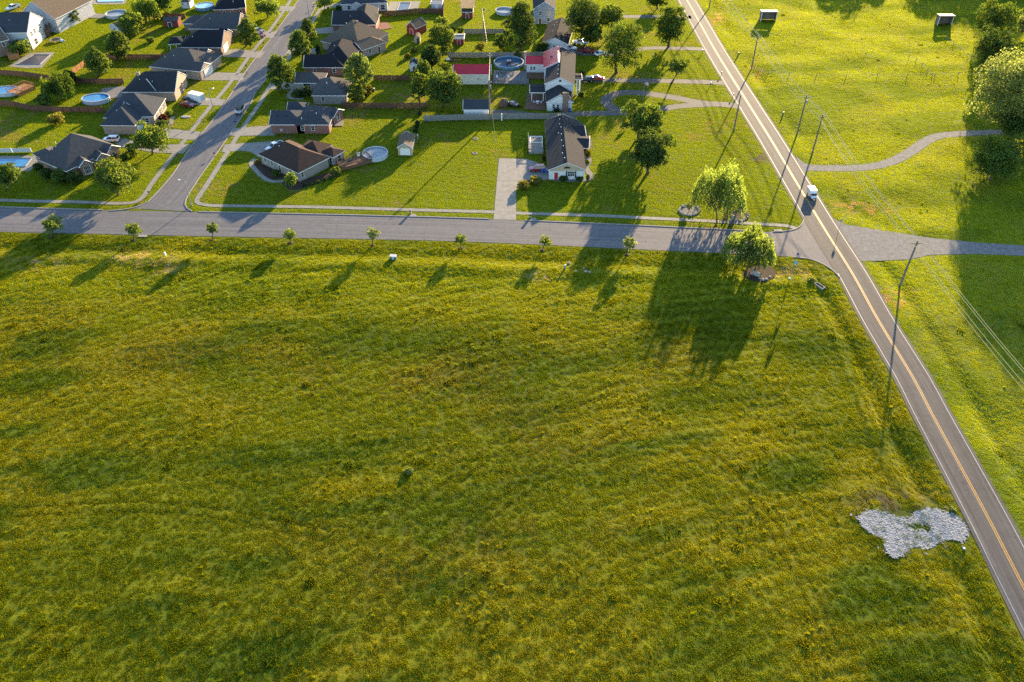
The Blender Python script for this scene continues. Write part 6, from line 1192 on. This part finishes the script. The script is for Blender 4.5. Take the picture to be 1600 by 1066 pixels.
# utility boxes and small things on the verge
p = Gt(615, 405); t = thing('utility_box', 'pale and green padmount utility box on the grass verge', 'utility box', p, -.15); MB().box((0, 0, .45), (1.5, .9, .9)).build('cabinet', M['plastic_green'], t); MB().box((0, 0, .95), (1.6, 1.0, .12)).build('lid', M['greysid'], t); MB().box((0, 0, .04), (1.8, 1.2, .12)).build('pad', M['concrete'], t); MB().box((0, -.46, .45), (.5, .03, .8)).build('door', M['pool_white'], t)
def pedestal(label, px, py, m, h=1.0): t = thing('utility_pedestal', label, 'utility pedestal', Gt(px, py)); MB().box((0, 0, h / 2 - .05), (.34, .34, h), taper=.9).build('body', M[m], t); MB().box((0, 0, h), (.38, .38, .1), taper=.7).build('cap', M['plastic_white'], t)
pedestal('pale blue cable pedestal on the verge opposite the ranch house', 883, 420, 'pool_liner'); pedestal('green cable pedestal on the right verge of the highway', 1223, 181, 'plastic_green', 1.3); pedestal('green cable pedestal on the right verge farther up the highway', 1153, 88, 'plastic_green', 1.3); pedestal('white marker post on the pale dry patch', 259, 400, 'plastic_white', .8); pedestal('grey meter box beside the tan shed', 653, 218, 'metal', 1.4); pedestal('white drain cap near the gravel patch and road', 1506, 857, 'plastic_white', .2); pedestal('white post in the long grey fence line', 784, 188.5, 'plastic_white', 2.2)
# stop sign at the gravel road
t = thing('road_sign', 'small octagonal road sign on a post at the gravel road mouth', 'road sign', Gt(1310.5, 358), hwr); MB().tube([(0, 0, 0), (0, 0, 2.9)], .04, 6).build('post', M['metal'], t)
a = MB(); oc = [(.38 * math.cos(x), .38 * math.sin(x)) for x in np.linspace(math.pi / 8, math.pi * 2 + math.pi / 8, 8, endpoint=False)]; a.add([(x, y_, 2.55 + z) for y_ in (-.06, -.04) for x, z in oc], [tuple(range(8)), tuple(range(15, 7, -1))] + [(i, 8 + i, 8 + (i + 1) % 8, (i + 1) % 8) for i in range(8)]); a.build('sign_plate', M['metal'], t)
# flagpoles
def flag(t, z, cols, w, h, name='flag', canton=None):
    """hanging flag with folds; stripes are separate colours on one cloth"""
    n, k = 8, len(cols); a = MB(); vs = []
    for i in range(n + 1):
        for j in range(k + 1):
            u = i / n; vs.append((.06 + u * w * .62, .16 * math.sin(u * 9) * u, z - j / k * h - u * u * h * .55))
    fs = [(i * (k + 1) + j, i * (k + 1) + j + 1, (i + 1) * (k + 1) + j + 1, (i + 1) * (k + 1) + j) for i in range(n) for j in range(k)]; names = sorted(set(cols) | ({'flag_blue'} if canton else set()))
    me = bpy.data.meshes.new(name); me.from_pydata(vs, [], fs)
    for c in names: me.materials.append(M[c])
    me.polygons.foreach_set('material_index', [names.index('flag_blue' if canton and i < n * .36 and j < k * .5 else cols[j]) for i in range(n) for j in range(k)]); me.update(); o = put(name, me, t); s = o.modifiers.new('cloth', 'SOLIDIFY'); s.thickness = .015; return o
stripes = ['flag_red' if j % 2 == 0 else 'flag_white' for j in range(13)]
def flagpole(label, px, py, h, rz, second=False):
    t = thing('flagpole', label, 'flagpole', Gt(px, py), rz); MB().tube([(0, 0, -.2), (0, 0, h)], [.07, .045], 8).build('pole', M['metal'], t); MB().lathe((0, 0, h), [(.01, 0), (.09, .06), (.01, .16)], 8).build('finial', M['metal'], t); flag(t, h - .2, stripes, 1.9, 1.2, canton=True)
    if second: flag(t, h - 2.3, ['flag_sky'] * 2, 1.5, .95)
flagpole('flagpole with striped flag and pale blue flag on the corner lawn', 1234, 436, 7.3, .35, True); flagpole('flagpole with striped flag on the oval lawn island', 1004.5, 157, 6.6, -.5)
t = thing('ground_light', 'small white lamp post on the lawn below the flagpole', 'garden light', Gt(1232, 441)); MB().tube([(0, 0, 0), (0, 0, 1.0)], .04, 6).build('post', M['darkmetal'], t); MB().box((0, 0, 1.05), (.5, .35, .22), taper=.7).build('lamp_head', M['plastic_white'], t)
# stones in the willow bed, rings of stones, culvert, storm drains
st = [shared(('st', k), (lambda k=k: MB().lathe((0, 0, 0), [(.26 + .05 * k, -.1), (.36, .1), (.26, .3 + .05 * k), (.05, .38)], 7, 1.2, .85).mesh('stone', M['stone']))) for k in range(3)]
def stones(label, pts, z=.06):
    t = thing('stone_border', label, 'stone edging', Gt(*pts[0]));
    for k, q in enumerate(pts): o = put('stone', st[k % 3], t, Gt(*q) + Vector((0, 0, z)) - Gt(*pts[0]), random.uniform(0, 3)); o.scale = [random.uniform(.6, 1.1)] * 3
stones('rough stones heaped in the bed under the lower willow', [(1187, 436), (1192, 438), (1197, 437), (1190, 432), (1203, 433), (1207, 428), (1198, 430), (1209, 422), (1194, 425), (1202, 420), (1183, 431)])
stones('ring of stones round the brown bed of the upper willow', [(1156 + 13 * math.cos(a), 337 + 8.5 * math.sin(a)) for a in np.linspace(0, 6.28, 16, endpoint=False)])
stones('ring of stones round the gravel bed on the ranch lawn', [(1077 + 15.5 * math.cos(a), 329 + 8 * math.sin(a)) for a in np.linspace(0, 6.28, 22, endpoint=False)])
stones('scattered pale stones on the verge in the ranch shade', [(915, 426), (921, 427), (900, 426), (912, 421), (889, 411)])
tree('bare little sapling in the round gravel bed', (1070, 315, 1084, 328), 'sapling', 'pale', (1077, 329), name='young_tree')
t = thing('garden_ornament', 'small orange brown ornament at the foot of the upper willow', 'ornament', G(1133, 340)); MB().lathe((0, 0, 0), [(.35, 0), (.42, .3), (.25, .7), (.3, .85), (.05, 1.05)], 10).build('urn', M['fence_orange'], t); MB().box((0, 0, .05), (.9, .9, .1)).build('plinth', M['stone'], t)
t = thing('memorial_stone', 'upright grey stone slab beside the upper willow trunk', 'stone', G(1145, 345)); MB().box((0, 0, .75), (1.3, .3, 1.5), taper=.9).build('slab', M['stone'], t); MB().box((0, 0, .1), (1.7, .7, .2)).build('plinth', M['concrete'], t)
t = thing('memorial_stone', 'leaning grey slab in the stone bed of the lower willow', 'stone', Gt(1180, 431), -.6); a = MB(); a.box((0, 0, .7), (2.4, .35, 1.4), taper=.8); a.build('slab', M['stone'], t); MB().box((0, 0, .08), (2.8, .8, .16)).build('plinth', M['concrete'], t)
p = G(1281, 446); t = thing('culvert', 'dark concrete culvert inlet sunk in the grass by the road bend', 'culvert', (p.x, p.y, -.42), -1.0); t.scale = (.8, .8, 1); a = MB(); a.box((0, -.55, .22), (3.0, .18, .5)).box((0, .55, .22), (3.0, .18, .5)).box((-1.41, 0, .22), (.18, .9, .5)).box((1.41, 0, .22), (.18, .9, .5)); a.build('concrete_wall', M['stone'], t); g2 = MB(); [g2.box((-1.2 + .3 * k, 0, .3), (.06, .95, .06)) for k in range(9)]; g2.build('grate', M['darkmetal'], t)
for lb, x, y in (('storm drain with concrete cap at the highway corner kerb', 1216, 362), ('storm drain in the near kerb by the bright sapling', 222, 370.5)):
    t = thing('storm_drain', lb, 'drain', G(x, y)); MB().box((0, .3, .1), (2.0, .9, .16)).build('cap', M['kerb'], t); MB().box((0, -.18, .03), (1.5, .1, .04)).build('opening', M['plastic_black'], t)
for lb, x, y in (('larger dark manhole ring on the wide sunlit lawn, upper', 743, 217), ('dark manhole ring on the wide sunlit lawn, lower', 742, 240)):
    t = thing('manhole', lb, 'manhole', G(x, y)); MB().lathe((0, 0, 0), [(.7, 0), (.7, .12), (.5, .14), (.5, .05), (.02, .05)], 16).build('rim', M['stone'], t); MB().lathe((0, 0, .06), [(.48, 0), (.01, .01)], 16).build('cover', M['darkmetal'], t)
t = thing('boulder', 'flat pale rock slab on the lawn above the left driveway', 'rock', G(290, 183)); MB().lathe((0, 0, 0), [(1.0, -.1), (1.05, .1), (.85, .22), (.05, .26)], 10, 1.5, .9).build('rock', M['stone'], t)
